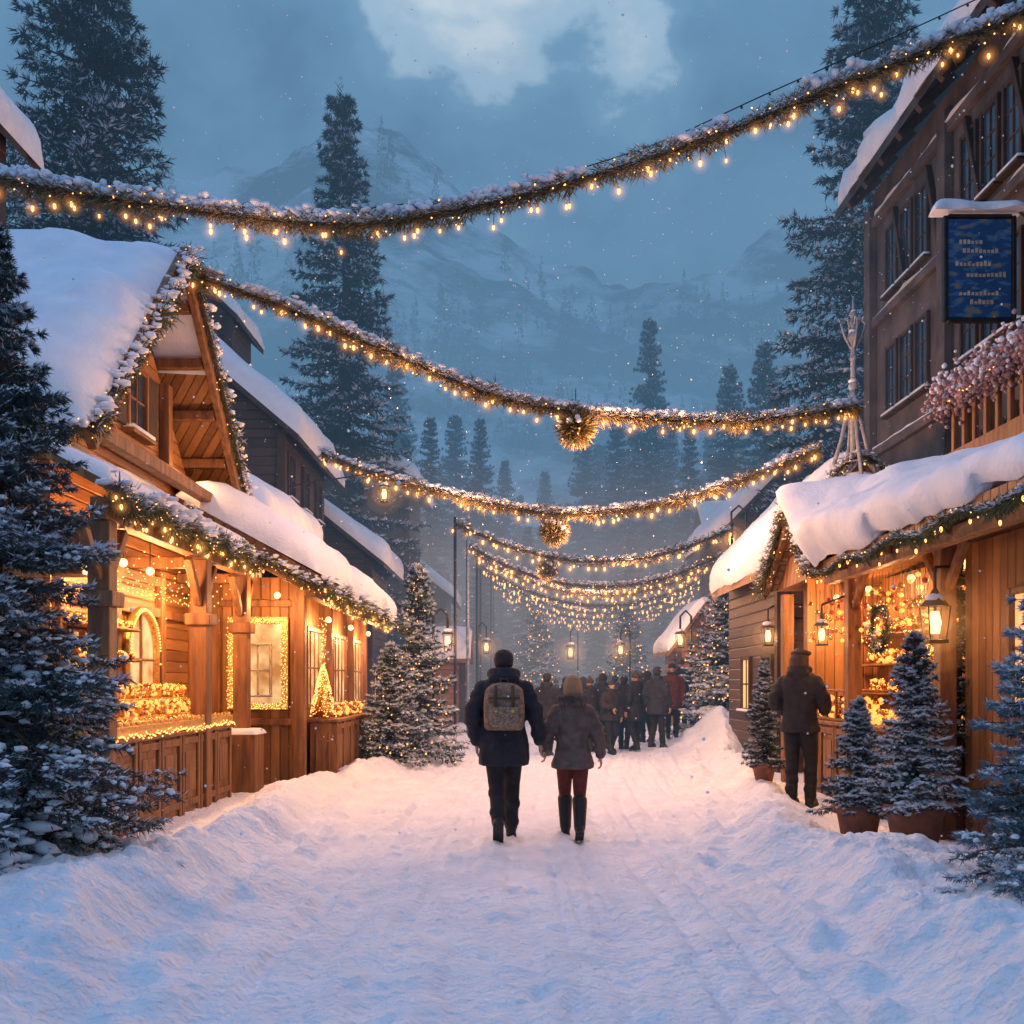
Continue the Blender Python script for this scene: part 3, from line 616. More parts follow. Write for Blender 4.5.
GL = dict(name='eave_garland', dens=1100, nl=.085, nw=.007, sp=.20, bulb=.020, drop=.07, fairy=22, snow=34)
G0 = {**GL, 'sp': 0, 'fairy': 26}
garland([(-3.88, 9.5, 3.85), (-3.88, 10.5, 4.8), (-3.88, 11.5, 5.75), (-3.88, 12.45, 6.7)], r=.13, fmat=FOLG, **G0)
garland([(-3.9, 12.45, 6.65), (-3.9, 13.5, 5.65), (-3.9, 14.5, 4.7), (-3.92, 15.35, 3.85)], r=.13, fmat=FOLG, **G0)
garland([(-5.8, 9.5, 4.2), (-4.9, 9.4, 3.62), (-4.3, 9.36, 3.65), (-3.95, 9.35, 3.85)], r=.11, fmat=FOLG, **G0)
cp = [(-3.48, 9.0+.52*k, 3.22-.14*(k % 2)) for k in range(11)]
garland(cp, r=.13, fmat=FOLG, glow=.45, **GL)

# ------------------------------------------------------------------ left lean-to stall
T = Obj('wooden_market_stall', (-3.8, 17, 0))
W = T.p('walls', WOODV); box(W, -5.3, -3.1, 14.9, 21, -.2, 3.05)
R = T.p('roof_boards', WOODV); q = [A(-2.55, 13.7, 2.82), A(-2.55, 21.6, 2.82), A(-4.5, 21.6, 3.9), A(-4.5, 13.7, 3.9)]
R.add([*q, *[v+A(0, 0, .12) for v in q]], BOXF)
slab(T.p('roof_snow', SNOW, True), q[0]+A(.05, -.03, .12), q[1]+A(.05, 0, .12), q[2]+A(0, 0, .12), q[3]+A(0, -.03, .12), .38, .15, .35, .12)
beam(T.p('bev_beams', BEAM), (-2.72, 13.8, 2.74), (-2.72, 21.5, 2.74), .14); beam(T.p('bev_beams', BEAM), (-2.7, 13.85, 2.77), (-4.5, 13.85, 3.75), .12)
for yy in (14.8, 17, 19.3, 21): box(T.p('bev_posts', BEAM), -3.14, -2.98, yy-.08, yy+.08, -.1, 3.0)
for x in (-4.75, -4.3, -3.12): box(T.p('bev_front_posts', BEAM), x-.07, x+.07, 14.8, 14.93, -.1, 3.1)
for zz in (.9, 2.62): box(T.p('bev_front_rails', BEAM), -4.23, -3.19, 14.83, 14.9, zz, zz+.1)
window(T, (-3.68, 14.9, 1.8), .68, 1.15, (0, -1, 0), GLASSC, GILT, '_front', (0, 0), False, .1)
window(T, (-3.68, 14.86, 1.7), .34, .72, (0, -1, 0), GLASSC, CREAM, '_inner', (1, 1), False, .03)
k = 150; e = np.linspace(0, 4, k, endpoint=False); ex = np.where(e < 1, e, np.where(e < 2, 1, np.where(e < 3, 3-e, 0))); ez = np.where(e < 1, 0, np.where(e < 2, e-1, np.where(e < 3, 1, 4-e)))
for off in (0, .03, .06): blobs(T.p('window_fairy_lights', FAIRY), np.stack([-3.68+(ex-.5)*(.84-off*2)+rng.normal(0, .010, k), np.full(k, 14.78), 1.8+(ez-.5)*(1.3-off*2)+rng.normal(0, .010, k)], 1), np.full(k, .0095), oct=True)
for yy in (15.9, 18.1, 20.1):
    window(T, (-3.1, yy, 1.75), 1.3, 1.1, (1, 0, 0), GLASSC, BEAM, '_street', (3, 1), False, .07)
counter(T, -3.0, -2.62, 15.2, 18.7, .98, 1); pile(T, -2.95, -2.66, 15.9, 18.6, 1.0, 420, .035, hgt=.18)
cz = A(-2.86, 15.5, 1.0); k = 460; t = rng.uniform(0, 1, k)**.8; a = rng.uniform(0, 6.28, k); rr = .19*(1-t)**.8+.01
loft(T.p('light_cone_core', GOLD, True), [(cz[0], cz[1], 1.0, .17, .17), (cz[0], cz[1], 1.3, .08, .08), (cz[0], cz[1], 1.75, .012, .012)], 16)
blobs(T.p('light_cone_bulbs', FAIRY), np.stack([cz[0]+rr*np.cos(a), cz[1]+rr*np.sin(a), 1+t*.8], 1), np.full(k, .010), oct=True)
blobs(T.p('light_cone_bulbs', FAIRY), np.stack([cz[0]+.03*rng.normal(size=60), cz[1]+.03*rng.normal(size=60), rng.uniform(1.8, 2.5, 60)], 1), np.full(60, .010), oct=True)
box(T.p('bev_crate', BEAM), -3.95, -3.45, 13.75, 14.25, 0, .82); slab(T.p('crate_snow', SNOW, True), (-3.98, 13.72, .82), (-3.42, 13.72, .82), (-3.42, 14.28, .82), (-3.98, 14.28, .82), .08)
for yy in (15.9, 18.1, 20.3): sph(T.p('lamp_globes', LAMP, True), (-2.85, yy, 2.5), .045); point((-2.8, yy, 2.35), 64, .08)
sph(T.p('lamp_globes', LAMP, True), (-3.3, 14.4, 2.75), .045); point((-3.35, 14.3, 2.62), 46, .08)
T.finish()
garland([(-2.5, 13.65+.75*k, 2.83-.13*(k % 2)) for k in range(11)], r=.13, fmat=FOLG, glow=.45, **GL)
garland([(-4.4, 13.65, 3.85), (-3.8, 13.65, 3.42), (-3.1, 13.65, 3.05), (-2.5, 13.65, 2.75)], r=.10, fmat=FOLG, **{**GL, 'sp': .3})

# ------------------------------------------------------------------ right stall
T = Obj('wooden_market_stall', (4.6, 11.5, 0))
W = T.p('walls', WOODV); box(W, 5.3, 5.45, 7.2, 15.2, -.2, 3.0); box(W, 4.3, 5.3, 14.9, 15.1, -.2, 3.2); box(W, 4.25, 5.3, 7.0, 9.6, -.2, 2.8)
Aq = A(3.87, 14.0, 3.85); E1 = A(3.66, 12.3, 2.85); E2 = A(3.55, 6.6, 2.85); Bq = A(6.6, 10.6, 3.95)
R = T.p('roof_boards', WOODV)
R.add([E1, E2, Bq, Aq, *[v+A(0, 0, .1) for v in (E1, E2, Bq, Aq)]], BOXF)
D1 = A(3.9, 15.6, 2.9); D2 = A(7.4, 14, 2.9); R.add([D1, Aq, Bq, D2, *[v+A(0, 0, .1) for v in (D1, Aq, Bq, D2)]], BOXF)
S = T.p('roof_snow', SNOW, True); u = A(0, 0, .105)
slab(S, E1+u+A(-.05, 0, 0), E2+u, Bq+u, Aq+u+A(-.05, .1, 0), .40, .11, .34, .14); slab(S, D1+u, D2+u, Bq+u, Aq+u, .28)
for a_, b_ in ((Aq, E1), (Aq, D1)): beam(T.p('bev_bargeboards', BEAM), a_+A(-.05, 0, .0), b_+A(-.05, 0, 0), .08, .2)
beam(T.p('bev_eave_beam', BEAM), E1+A(.15, 0, -.09), E2+A(.15, 0, -.09), .13)
T.p('gable', WOODV).add([E1+A(.1, .1, 0), D1+A(.1, -.1, 0), Aq+A(.1, 0, -.08)], [[0, 1, 2]])
for yy in (7.1, 9.6, 12.2, 15.1): box(T.p('bev_posts', BEAM), 3.98, 4.14, yy-.08, yy+.08, -.1, 2.82)
for yy in (9.6, 12.2):
    for s_ in (-1, 1): beam(T.p('bev_braces', BEAM), (4.06, yy+s_*.08, 2.4), (4.06, yy+s_*.45, 2.8), .08)
for yy in np.arange(7.2, 12.4, .7): beam(T.p('bev_rafters', BEAM), (3.62, yy, 2.8), (5.3, yy, 3.4), .08, .1)
counter(T, 4.12, 4.6, 9.8, 14.3, 1.02, -1)
pile(T, 4.2, 4.55, 10, 14.2, 1.04, 520, .038, hgt=.14)
box(T.p('bev_glass_case_frame', BEAM), 4.15, 4.55, 12.3, 14.0, 1.02, 1.06)
for yy in (12.3, 13.15, 14.0): box(T.p('bev_glass_case_frame', BEAM), 4.15, 4.18, yy-.02, yy+.02, 1.06, 1.4)
box(T.p('bev_glass_case_frame', BEAM), 4.15, 4.55, 12.28, 14.02, 1.4, 1.43); box(T.p('cakes', CREAM), 4.3, 4.5, 12.4, 13.9, 1.07, 1.2); pile(T, 4.22, 4.5, 12.4, 13.9, 1.2, 120, .04)
for zz in (1.35, 1.75, 2.15): box(T.p('bev_back_shelves', BEAM), 5.0, 5.3, 9.7, 14.8, zz, zz+.03); pile(T, 5.05, 5.25, 9.8, 14.7, zz+.05, 300, .04, hgt=.16)
k = 130; C = np.stack([rng.uniform(4.0, 4.3, k), rng.uniform(10.2, 13.9, k), 2.65-rng.uniform(.05, .65, k)], 1)
for q in range(k): tube(T.p('ornament_threads', METAL), [C[q], (C[q][0], C[q][1], 2.75)], .002, 3, False)
blobs(T.p('red_ornaments', REDM, True), C[:40], np.full(40, .035), jit=.03); blobs(T.p('gold_ornaments', GOLD, True), C[40:85], np.full(45, .035), jit=.03); blobs(T.p('lit_ornaments', GOODS, True), C[85:], np.full(45, .03), jit=.03)
an = np.linspace(0, 2*np.pi, 9)
garland([(3.98, 11.1+.24*math.cos(a), 2.1+.24*math.sin(a)) for a in an], r=.06, dens=1500, nl=.07, nw=.006, sp=0, snow=20, fairy=20, bulb=.02, into=T, fmat=FOLG)
for yy in (9.0, 10.4, 11.8, 13.2, 14.5): sph(T.p('lamp_globes', LAMP, True), (4.6, yy, 2.72), .045)
for yy in (8.6, 10.6, 12.3, 14.2): point((4.5, yy, 2.5), 86, .08)
window(T, (4.25, 8.2, 1.8), .8, .9, (-1, 0, 0), GLASSW, BEAM, '_side', (1, 1), False)
T.finish()
garland([E1+A(-.12, -.05, -.02), (E1+Aq)/2+A(-.12, 0, 0), Aq+A(-.12, 0, .05), (Aq+D1)/2+A(-.12, 0, 0), D1+A(-.12, 0, 0)], r=.12, fmat=FOLG, **G0)
garland([E1+(E2-E1)*k/8+A(-.1, 0, -.02-.07*(k % 2)) for k in range(9)], r=.055, fmat=FOLG, **{**GL, 'sp': .34, 'nl': .06, 'dens': 800, 'fairy': 8, 'snow': 8, 'bulb': .018})
garland([(3.95, 16.5, 3.2), (4.6, 16.45, 4.1), (5.6, 16.4, 5.15), (6.6, 16.45, 4.1)], r=.10, fmat=FOLG, **{**GL, 'sp': .3})

def lantern(name, c, s=1.0, post=None, arm=None, e=20):
    T = Obj(name, c); x, y, z = c; Mp = T.p('bev_frame', METAL)
    loft(T.p('lamp_flame', LAMP, True), [(x, y, z-.09*s, .035*s, .035*s), (x, y, z, .05*s, .05*s), (x, y, z+.09*s, .03*s, .03*s)], 12)
    for a in (-1, 1):
        for b in (-1, 1): beam(Mp, (x+a*.065*s, y+b*.065*s, z-.14*s), (x+a*.09*s, y+b*.09*s, z+.13*s), .012*s)
    box(Mp, x-.08*s, x+.08*s, y-.08*s, y+.08*s, z-.17*s, z-.14*s)
    loft(T.p('cap', METAL), [(x, y, z+.13*s, .13*s, .13*s), (x, y, z+.2*s, .06*s, .06*s), (x, y, z+.27*s, .02*s, .02*s)], 4)
    blobs(T.p('snow_cap', SNOW, True), [(x, y, z+.2*s)], [[.09*s, .09*s, .05*s]])
    for rr, ss in ((.14, .9), (.26, .3), (.42, .10)): sph(T.p('bloom_shell_%d' % int(rr*100), halo('lamp%d' % int(rr*100), (1, .42, .12), ss), True), c, rr*s)  # glowing shells added around the flame as stand-in bloom
    if post is not None: tube(T.p('post', METAL, True), [(x+post, y, -.2), (x+post, y, z+.5*s), (x+post*.5, y, z+.62*s), (x, y, z+.5*s), (x, y, z+.26*s)], .03, 8)
    if arm is not None: tube(T.p('arm', METAL), [c, (x, y, z+.3*s), (x, y, z+.45*s), tuple(arm)], .014, 6)
    T.finish(); point((x, y, z-.02), e, .1)
lantern('wall_lantern', (3.78, 9.15, 2.05), 1.1, arm=(4.1, 9.55, 2.6), e=18)
lantern('wall_lantern', (3.75, 12.4, 2.1), .8, arm=(4.1, 12.2, 2.6), e=10)
lantern('street_lamp', (-2.52, 20.2, 5.25), 1.0, arm=(-4.4, 20.2, 5.4), e=40)
lantern('street_lamp', (-1.35, 21.5, 2.4), 1.1, post=-.3, e=30)
lantern('street_lamp', (6.0, 28, 5.45), 1.5, post=.4, e=60)
lantern('street_lamp', (4.6, 28.0, 2.7), 1.3, post=.3, e=40)
lantern('street_lamp', (4.25, 17, 2.3), 1.0, arm=(4.35, 17, 2.8), e=12)
lantern('street_lamp', (3.5, 33.0, 2.6), 1.3, post=.3, e=40)
lantern('street_lamp', (-.9, 36.0, 2.8), 1.4, post=-.3, e=40)
lantern('street_lamp', (2.4, 42.0, 2.8), 1.7, post=.3, e=40)

T = Obj('flag_pole', (-1.25, 29, 0)); tube(T.p('pole', SILV, True), [(-1.25, 29, 0), (-1.25, 29, 6.2)], [.05, .03], 8); sph(T.p('finial', SILV, True), (-1.25, 29, 6.25), .07); T.finish()
T = Obj('ornate_iron_finial', (5.5, 16.5, 5)); c = A(5.5, 16.5, 0)
M_ = T.p('ironwork', SILV, True)
tube(M_, [c+A(0, 0, 5.2), c+A(0, 0, 7.0), c+A(0, 0, 7.75)], [.05, .045, .018], 8)
for a in (0, 1.57, 3.14, 4.71):
    d = A(math.cos(a), math.sin(a), 0)
    tube(M_, [c+d*.42+A(0, 0, 4.7), c+d*.2+A(0, 0, 5.4), c+d*.07+A(0, 0, 6.0), c+A(0, 0, 6.3)], .034, 6)
    tube(M_, [c+d*.03+A(0, 0, 6.9), c+d*.14+A(0, 0, 7.1), c+d*.2+A(0, 0, 7.3), c+d*.1+A(0, 0, 7.4), c+d*.07+A(0, 0, 7.28)], .02, 6)
    tube(M_, [c+d*.3+A(0, 0, 5.05), c+A(-d[1], d[0], 0)*.3+A(0, 0, 5.05)], .018, 5)
for z, r_ in ((6.3, .08), (6.75, .06), (7.1, .09), (7.45, .06)): sph(M_, c+A(0, 0, z), r_)
blobs(T.p('snow', SNOW, True), [c+A(.1, 0, 4.85), c+A(0, 0, 7.5), c+A(0, 0, 6.38), c+A(0, 0, 7.18)], [[.3, .2, .1], [.05, .05, .04], [.08, .08, .05], [.08, .08, .05]]); T.finish()

# ------------------------------------------------------------------ tall stone hotel on the right
T = Obj('stone_hotel_building', (10, 14, 0)); xw = 7.6
box(T.p('walls', STONE), xw, 15, 3, 21.6, -.2, 11.8)
q = [A(6.95, 2.5, 11.45), A(6.95, 22.0, 11.45), A(11.3, 22.0, 15.6), A(11.3, 2.5, 15.6)]
T.p('roof', BEAMD).add([*q, *[v+A(0, 0, .2) for v in q]], BOXF); slab(T.p('roof_snow', SNOW, True), *[v+A(0, 0, .2) for v in q], .42, .25, .4, .2)
for yy in np.arange(3.2, 22, .9): beam(T.p('bev_rafters', BEAMD), (6.98, yy, 11.38), (7.6, yy, 11.95), .14)
for yy in (5, 8.2, 11.4, 14.6, 17.8, 21.5): box(T.p('bev_pilasters', STONE), xw-.16, xw, yy-.17, yy+.17, 0, 11.4)
for zz in (3.4, 6.2, 8.9, 11.0): box(T.p('bev_string_courses', STONE), xw-.12, xw, 3.0, 21.6, zz, zz+.17); slab(T.p('course_snow', SNOW, True), (xw-.13, 3, zz+.17), (xw-.13, 21.6, zz+.17), (xw, 21.6, zz+.17), (xw, 3, zz+.17), .05, .3)
for zi, zz in enumerate((2.1, 4.9, 7.6, 10.0)):
    for yb in (3.5, 6.6, 9.8, 13.0, 16.2, 19.65):
        for dy in (-.75, 0, .75):
            lit = (zi < 2 and random.random() < .35) or (zi == 2 and random.random() < .06); window(T, (xw, yb+dy, zz), .48, 1.25, (-1, 0, 0), GLASSW if lit else GLASSD, BEAMD, '_lit' if lit else '', (1, 2), True, .07)
for yy in np.arange(11.6, 21, 1.6): beam(T.p('bev_timber_bracing', BEAMD), (xw-.06, yy, 9.1), (xw-.06, yy+.6, 10.9), .1)
T.finish()
T = Obj('timber_balcony', (6.4, 11, 4.3)); box(T.p('bev_floor', BEAM), 5.7, 7.55, 7.5, 13.4, 4.2, 4.35)
for yy in np.arange(7.6, 13.35, .3): box(T.p('bev_balusters', BEAM), 5.72, 5.78, yy-.04, yy+.04, 4.35, 5.2)
for xx in np.arange(5.95, 7.5, .3): box(T.p('bev_balusters', BEAM), xx-.04, xx+.04, 13.3, 13.36, 4.35, 5.2)
box(T.p('bev_rail', BEAM), 5.68, 5.82, 7.5, 13.4, 5.2, 5.28); box(T.p('bev_fascia', BEAM), 5.66, 5.7, 7.5, 13.4, 4.15, 4.5)
for yy in (8, 10.7, 13.2): beam(T.p('bev_brackets', BEAM), (7.55, yy, 3.3), (5.9, yy, 4.18), .14)
k = 3200; C = np.stack([rng.normal(5.66, .12, k), rng.uniform(7.5, 13.5, k), 5.2+rng.normal(0, .12, k)], 1); blobs(T.p('flower_boxes', PALEFL, True), C, rng.uniform(.012, .04, k), jit=.35)
C = C[:900]+A(0, 0, .1); blobs(T.p('flower_snow', SNOWT, True), C, rng.uniform(.02, .04, 900)); k = 60; blobs(T.p('balcony_lights', FAIRY), np.stack([np.full(k, 5.55), np.linspace(7.5, 13.4, k), 5.15+rng.normal(0, .05, k)], 1), np.full(k, .012), oct=True)
T.finish()
m, nt, N, L, PB = newmat('blue_banner_print')
tc = N.new('ShaderNodeTexCoord'); n1 = N.new('ShaderNodeTexNoise'); n1.inputs['Scale'].default_value = 7; n1.inputs['Detail'].default_value = 4; mp = N.new('ShaderNodeMapping'); mp.inputs['Scale'].default_value = (.8, 1, 2.0)
L.new(tc.outputs['Object'], mp.inputs[0]); L.new(mp.outputs[0], n1.inputs['Vector']); r = N.new('ShaderNodeValToRGB'); r.color_ramp.interpolation = 'CONSTANT'
r.color_ramp.elements[0].color = (.014, .075, .2, 1); r.color_ramp.elements[1].color = (.28, .18, .08, 1); r.color_ramp.elements[1].position = .62; e_ = r.color_ramp.elements.new(.53); e_.color = (.04, .16, .34, 1)
L.new(n1.outputs[0], r.inputs[0]); L.new(r.outputs[0], PB.inputs['Base Color']); BAN = m
T = Obj('hanging_blue_sign', (6.35, 14, 7.2)); box(T.p('bev_panel', BAN), 5.95, 6.82, 13.97, 14.03, 6.5, 7.85)
for a in ((5.89, 5.95, 6.46, 7.89), (6.82, 6.88, 6.46, 7.89)): box(T.p('bev_frame', METAL), a[0], a[1], 13.95, 14.05, a[2], a[3])
for z in (6.44, 7.86): box(T.p('bev_frame', METAL), 5.95, 6.82, 13.95, 14.05, z, z+.05)
for z, w0, w1 in ((7.5, 6.1, 6.4), (7.38, 6.15, 6.62), (7.2, 6.05, 6.5), (7.05, 6.2, 6.7), (6.8, 6.1, 6.6), (6.68, 6.25, 6.55)):
    for x in np.arange(w0, w1, .055): box(T.p('lettering', CREAM), x, x+.035, 13.955, 13.968, z, z+rng.uniform(.03, .07))
tube(T.p('arm', METAL), [(5.8, 14, 8.0), (7.6, 14, 8.0)], .035, 8); tube(T.p('arm_brace', METAL), [(6.9, 14, 8.0), (7.6, 14, 7.2)], .02, 6)
slab(T.p('snow_cap', SNOW, True), (5.75, 13.85, 7.95), (6.98, 13.85, 7.95), (6.98, 14.15, 7.95), (5.75, 14.15, 7.95), .16, .1); T.finish()

# ------------------------------------------------------------------ people
def cap(P, p0, p1, r0, r1):
    p0 = A(*p0); p1 = A(*p1); d = p1-p0; t = np.linspace(0, 1, 5)
    tube(P, [p0+d*k for k in t], [r0+(r1-r0)*k for k in t], 14); sph(P, p0, r0); sph(P, p1, r1)
def hand(P, w, d, nrml, th, s=1.0, curl=.5):
    w = A(*w); d = nrm(A(*d)); n = nrm(A(*nrml)); n = nrm(n-d*np.dot(n, d)); th = nrm(A(*th)); th = nrm(th-d*np.dot(th, d)-n*np.dot(th, n))
    for k in np.linspace(-.026, .026, 4): cap(P, w+th*k*.6*s, w+d*.085*s+th*k*s, .016*s, .014*s)
    for k, (o_, ln) in enumerate(((.03, .07), (.01, .08), (-.01, .074), (-.029, .058))):
        p = w+d*.085*s+th*o_*s; a = .25*curl
        for q, (fr, r_) in enumerate(((.45, .0095), (.3, .0085), (.25, .0075))):
            p2 = p+(d*math.cos(a)+n*math.sin(a))*ln*fr*s; cap(P, p, p2, r_*s, (r_-.001)*s); p = p2; a += .8*curl
    p = w+d*.02*s+th*.028*s; p2 = p+(d*.6+th*.7+n*.3)*.04*s; cap(P, p, p2, .012*s, .011*s); cap(P, p2, p2+(d*.85+th*.2+n*.4)*.032*s, .011*s, .008*s)
def cloth(name, c, sc=14, b=.5, rough=.85): return mat(name, c, tuple(x*.55 for x in c), sc, rough, b, 30)
def person(loc, rz, H, coat, pants, boots, pose, headwear, hairm=None, hood=None, hem=.43, wide=1.0, detail=True, backpack=False, skirt=1.0, name='walking_person', fur=None, vox=.014, leg=1.0, hoodb=1.0):
    T = Obj(name, (0, 0, 0)); s = H/1.8
    hip = A(0, 0, .53*H)+A(*pose.get('hip', (0, 0, 0))); L_ = pose
    la, ra, lk, rk = [A(*L_[k]) for k in ('la', 'ra', 'lk', 'rk')]
    P_ = T.p('trousers', pants, True); P_.mods.append((vox, 2)); lg = leg; tall = L_.get('bh', .16) > .2
    for sx, kn, an_ in ((-1, lk, la), (1, rk, ra)):
        h0 = hip+A(sx*.09*s, 0, 0); cap(P_, h0, kn, .108*s*lg, .076*s*lg); cap(P_, kn, an_+A(0, 0, .02), .074*s*lg, (.045 if tall else .062)*s*lg)
        for kk, ox in ((.25, -.01), (.5, .012), (.75, -.01), (.9, .01)):
            if not tall: sph(P_, kn+(an_-kn)*kk+A(ox, -.012, 0), (.075-.012*kk)*s*lg)
    loft(P_, [(hip[0], hip[1], hip[2]-.09*s, .15*s, .115*s), (hip[0], hip[1], hip[2]+.05*s, .17*s, .125*s), (hip[0], hip[1], hip[2]+.2*s, .15*s, .11*s)], 18)
    Bt = T.p('boots', boots, True); Bt.mods.append((vox*.8, 2))
    for an_, pit, kn in ((la, L_.get('lp', 0), lk), (ra, L_.get('rp', 0), rk)):
        f = nrm(A(0, math.cos(pit), -math.sin(pit))); u_ = nrm(A(0, math.sin(pit), math.cos(pit)))
        top = an_+(kn-an_)*(.72 if tall else .35); cap(Bt, top, an_, (.084 if tall else .07)*s, .064*s)
        cap(Bt, an_-u_*.035*s-f*.03*s, an_-u_*.045*s+f*.15*s, .052*s, .045*s); cap(Bt, an_-u_*.0*s, an_-u_*.03*s+f*.1*s, .055*s, .045*s)
        obox(Bt, an_-u_*.085*s+f*.06*s, A(1, 0, 0), f, u_, .1*s, .29*s, .03*s)
    Cp = T.p('coat', coat, True); Cp.mods.append((vox, 1)); wz = wide
    z = lambda k: k*H
    sk = skirt
    loft(Cp, [(hip[0], hip[1], z(hem), .21*s*wz*sk, .17*s*sk), (hip[0], hip[1]+.0, z(hem+.03), .215*s*wz*sk, .17*s*sk), (hip[0]*.5, 0, z(.49), .21*s*wz*(1+sk)/2, .165*s), (0, 0, z(.53), .2*s*wz, .155*s), (0, 0, z(.57), .185*s*wz, .145*s), (0, 0, z(.6), .178*s*wz, .137*s), (0, 0, z(.63), .19*s*wz, .145*s), (0, .0, z(.68), .19*s*wz, .145*s),
              (0, -.005, z(.75), .21*s*wz, .15*s), (0, -.01, z(.79), .205*s*wz, .14*s), (0, -.01, z(.825), .165*s*wz, .12*s), (0, 0, z(.855), .10*s, .095*s), (0, .005, z(.885), .078*s, .078*s)], 40, 2.3, rip=.05, rk=7)
    for side in 'lr':
        sg = -1 if side == 'l' else 1; sh = A(sg*.178*s*wz, -.01, z(.782)); el = A(*L_[side+'e']); wr = A(*L_[side+'w'])
        cap(Cp, sh, el, .080*s*wz, .068*s); cap(Cp, el, wr, .070*s, .055*s)
        for kk, oo in ((.3, .01), (.52, -.012), (.75, .012), (.95, -.01)): sph(Cp, sh+(el-sh)*kk+A(oo*sg, -.012, 0), .077*s*wz)
        for kk, oo in ((.2, -.01), (.45, .012), (.7, -.01), (.9, .006)): sph(Cp, el+(wr-el)*kk+A(oo, -.008, 0), (.071-.01*kk)*s)
    if hood:
        Hd = T.p('hood', hood, True); Hd.mods.append((vox, 2)); hb = hoodb
        for a in np.linspace(0, 2*np.pi, 15)[:-1]: sph(Hd, (.095*s*hb*math.cos(a), -.01+.085*s*hb*math.sin(a), z(.862)-.012*math.sin(a)), .046*s*hb)
        sph(Hd, (0, -.09*s*hb, z(.835)), (.13*s*hb, .07*s*hb, .075*s*hb)); sph(Hd, (0, -.095*s*hb, z(.80)), (.085*s*hb, .065*s*hb, .075*s*hb))
    if fur:
        k = 2200; a = rng.uniform(np.pi*.95, 2.05*np.pi, k); b = np.stack([.135*s*np.cos(a), -.03+.155*s*np.sin(a), z(.855)+rng.normal(0, .018, k)], 1)
        needles(T.p('fur_trim', fur), b, nrm(rng.normal(size=(k, 3))+np.stack([np.cos(a), np.sin(a), 0*a], 1)), .035, .004)
    hc = A(*L_.get('head', (0, .02, .93*H))); Hp = T.p('head', SKIN, True); Hp.mods.append((.007 if detail else .012, 2))
    cap(Hp, (0, 0, z(.85)), hc-A(0, .02, .04)*s, .055*s, .052*s); sph(Hp, hc+A(0, -.008*s, .012*s), (.076*s, .092*s, .098*s)); sph(Hp, hc+A(0, .035*s, -.055*s), (.05*s, .05*s, .052*s))
    cap(Hp, hc+A(0, .088*s, .005*s), hc+A(0, .108*s, -.022*s), .009*s, .014*s)
    for sg in (-1, 1): sph(Hp, hc+A(sg*.078*s, 0, -.012*s), (.012*s, .022*s, .033*s)); sph(T.p('eyes', METAL, True), hc+A(sg*.03*s, .078*s, .008*s), .011*s)
    sph(T.p('mouth', REDM, True), hc+A(0, .083*s, -.05*s), (.024*s, .006*s, .007*s))
    if hairm:
        Hr = T.p('hair', hairm, True); Hr.mods.append((.009, 1)); sph(Hr, hc+A(0, -.02*s, .022*s), (.098*s, .108*s, .114*s)); sph(Hr, hc+A(0, -.07*s, -.05*s), (.092*s, .07*s, .10*s))
        for sg in (-1, 1): sph(Hr, hc+A(sg*.062*s, -.01*s, -.04*s), (.034*s, .055*s, .08*s))
        for a in np.linspace(-2.7, -.4, 11): tube(Hr, [hc+A(.085*s*math.cos(a)*k2, -.02*s+.10*s*math.sin(a)*k2, zz*s) for k2, zz in ((.3, .135), (.85, .095), (1.15, .02), (1.2, -.06), (1.1, -.13))], [.012*s, .016*s, .02*s, .018*s, .008*s], 6)
    kind, hm = headwear
    if kind:
        Hw = T.p('hat', hm, True); Hw.mods.append((.009, 2))
        if kind == 'beanie': loft(Hw, [(hc[0], hc[1]-.012, hc[2]-.0, .092*s, .105*s), (hc[0], hc[1]-.012, hc[2]+.04*s, .094*s, .107*s), (hc[0], hc[1]-.012, hc[2]+.085*s, .082*s, .092*s), (hc[0], hc[1]-.015, hc[2]+.115*s, .05*s, .055*s), (hc[0], hc[1]-.015, hc[2]+.125*s, .01, .01)], 24); sph(Hw, hc+A(0, -.03*s, .0), (.09*s, .085*s, .09*s))
        if kind == 'pom': loft(Hw, [(hc[0], hc[1]-.012, hc[2]-.02*s, .09*s, .103*s), (hc[0], hc[1]-.012, hc[2]+.03*s, .095*s, .108*s), (hc[0], hc[1]-.012, hc[2]+.08*s, .08*s, .092*s), (hc[0], hc[1]-.012, hc[2]+.12*s, .03*s, .03*s)], 24); sph(Hw, hc+A(0, -.012, .135*s), .028*s)
        if kind == 'beret': sph(Hw, hc+A(.01, -.02*s, .078*s), (.118*s, .12*s, .042*s)); sph(Hw, hc+A(0, -.015*s, .045*s), (.09*s, .1*s, .06*s))
        if kind == 'hoodup': sph(Hw, hc+A(0, -.03*s, .01*s), (.105*s, .11*s, .125*s)); sph(Hw, hc+A(0, -.04*s, -.07*s), (.1*s, .09*s, .08*s))
    if detail is not None:
        Hn = T.p('hands', SKIN, True)
        if detail: Hn.mods.append((.004, 1))
        for side in 'lr':
            wr = A(*L_[side+'w']); sg = -1 if side == 'l' else 1
            hd = L_.get(side+'d', (0, .1, -1)); hand(Hn, wr+nrm(A(*hd))*.02*s, hd, L_.get(side+'n', (-sg, 0, 0)), L_.get(side+'t', (0, 1, 0)), s*(1.0 if H > 1.7 else .95), L_.get('curl', .55))
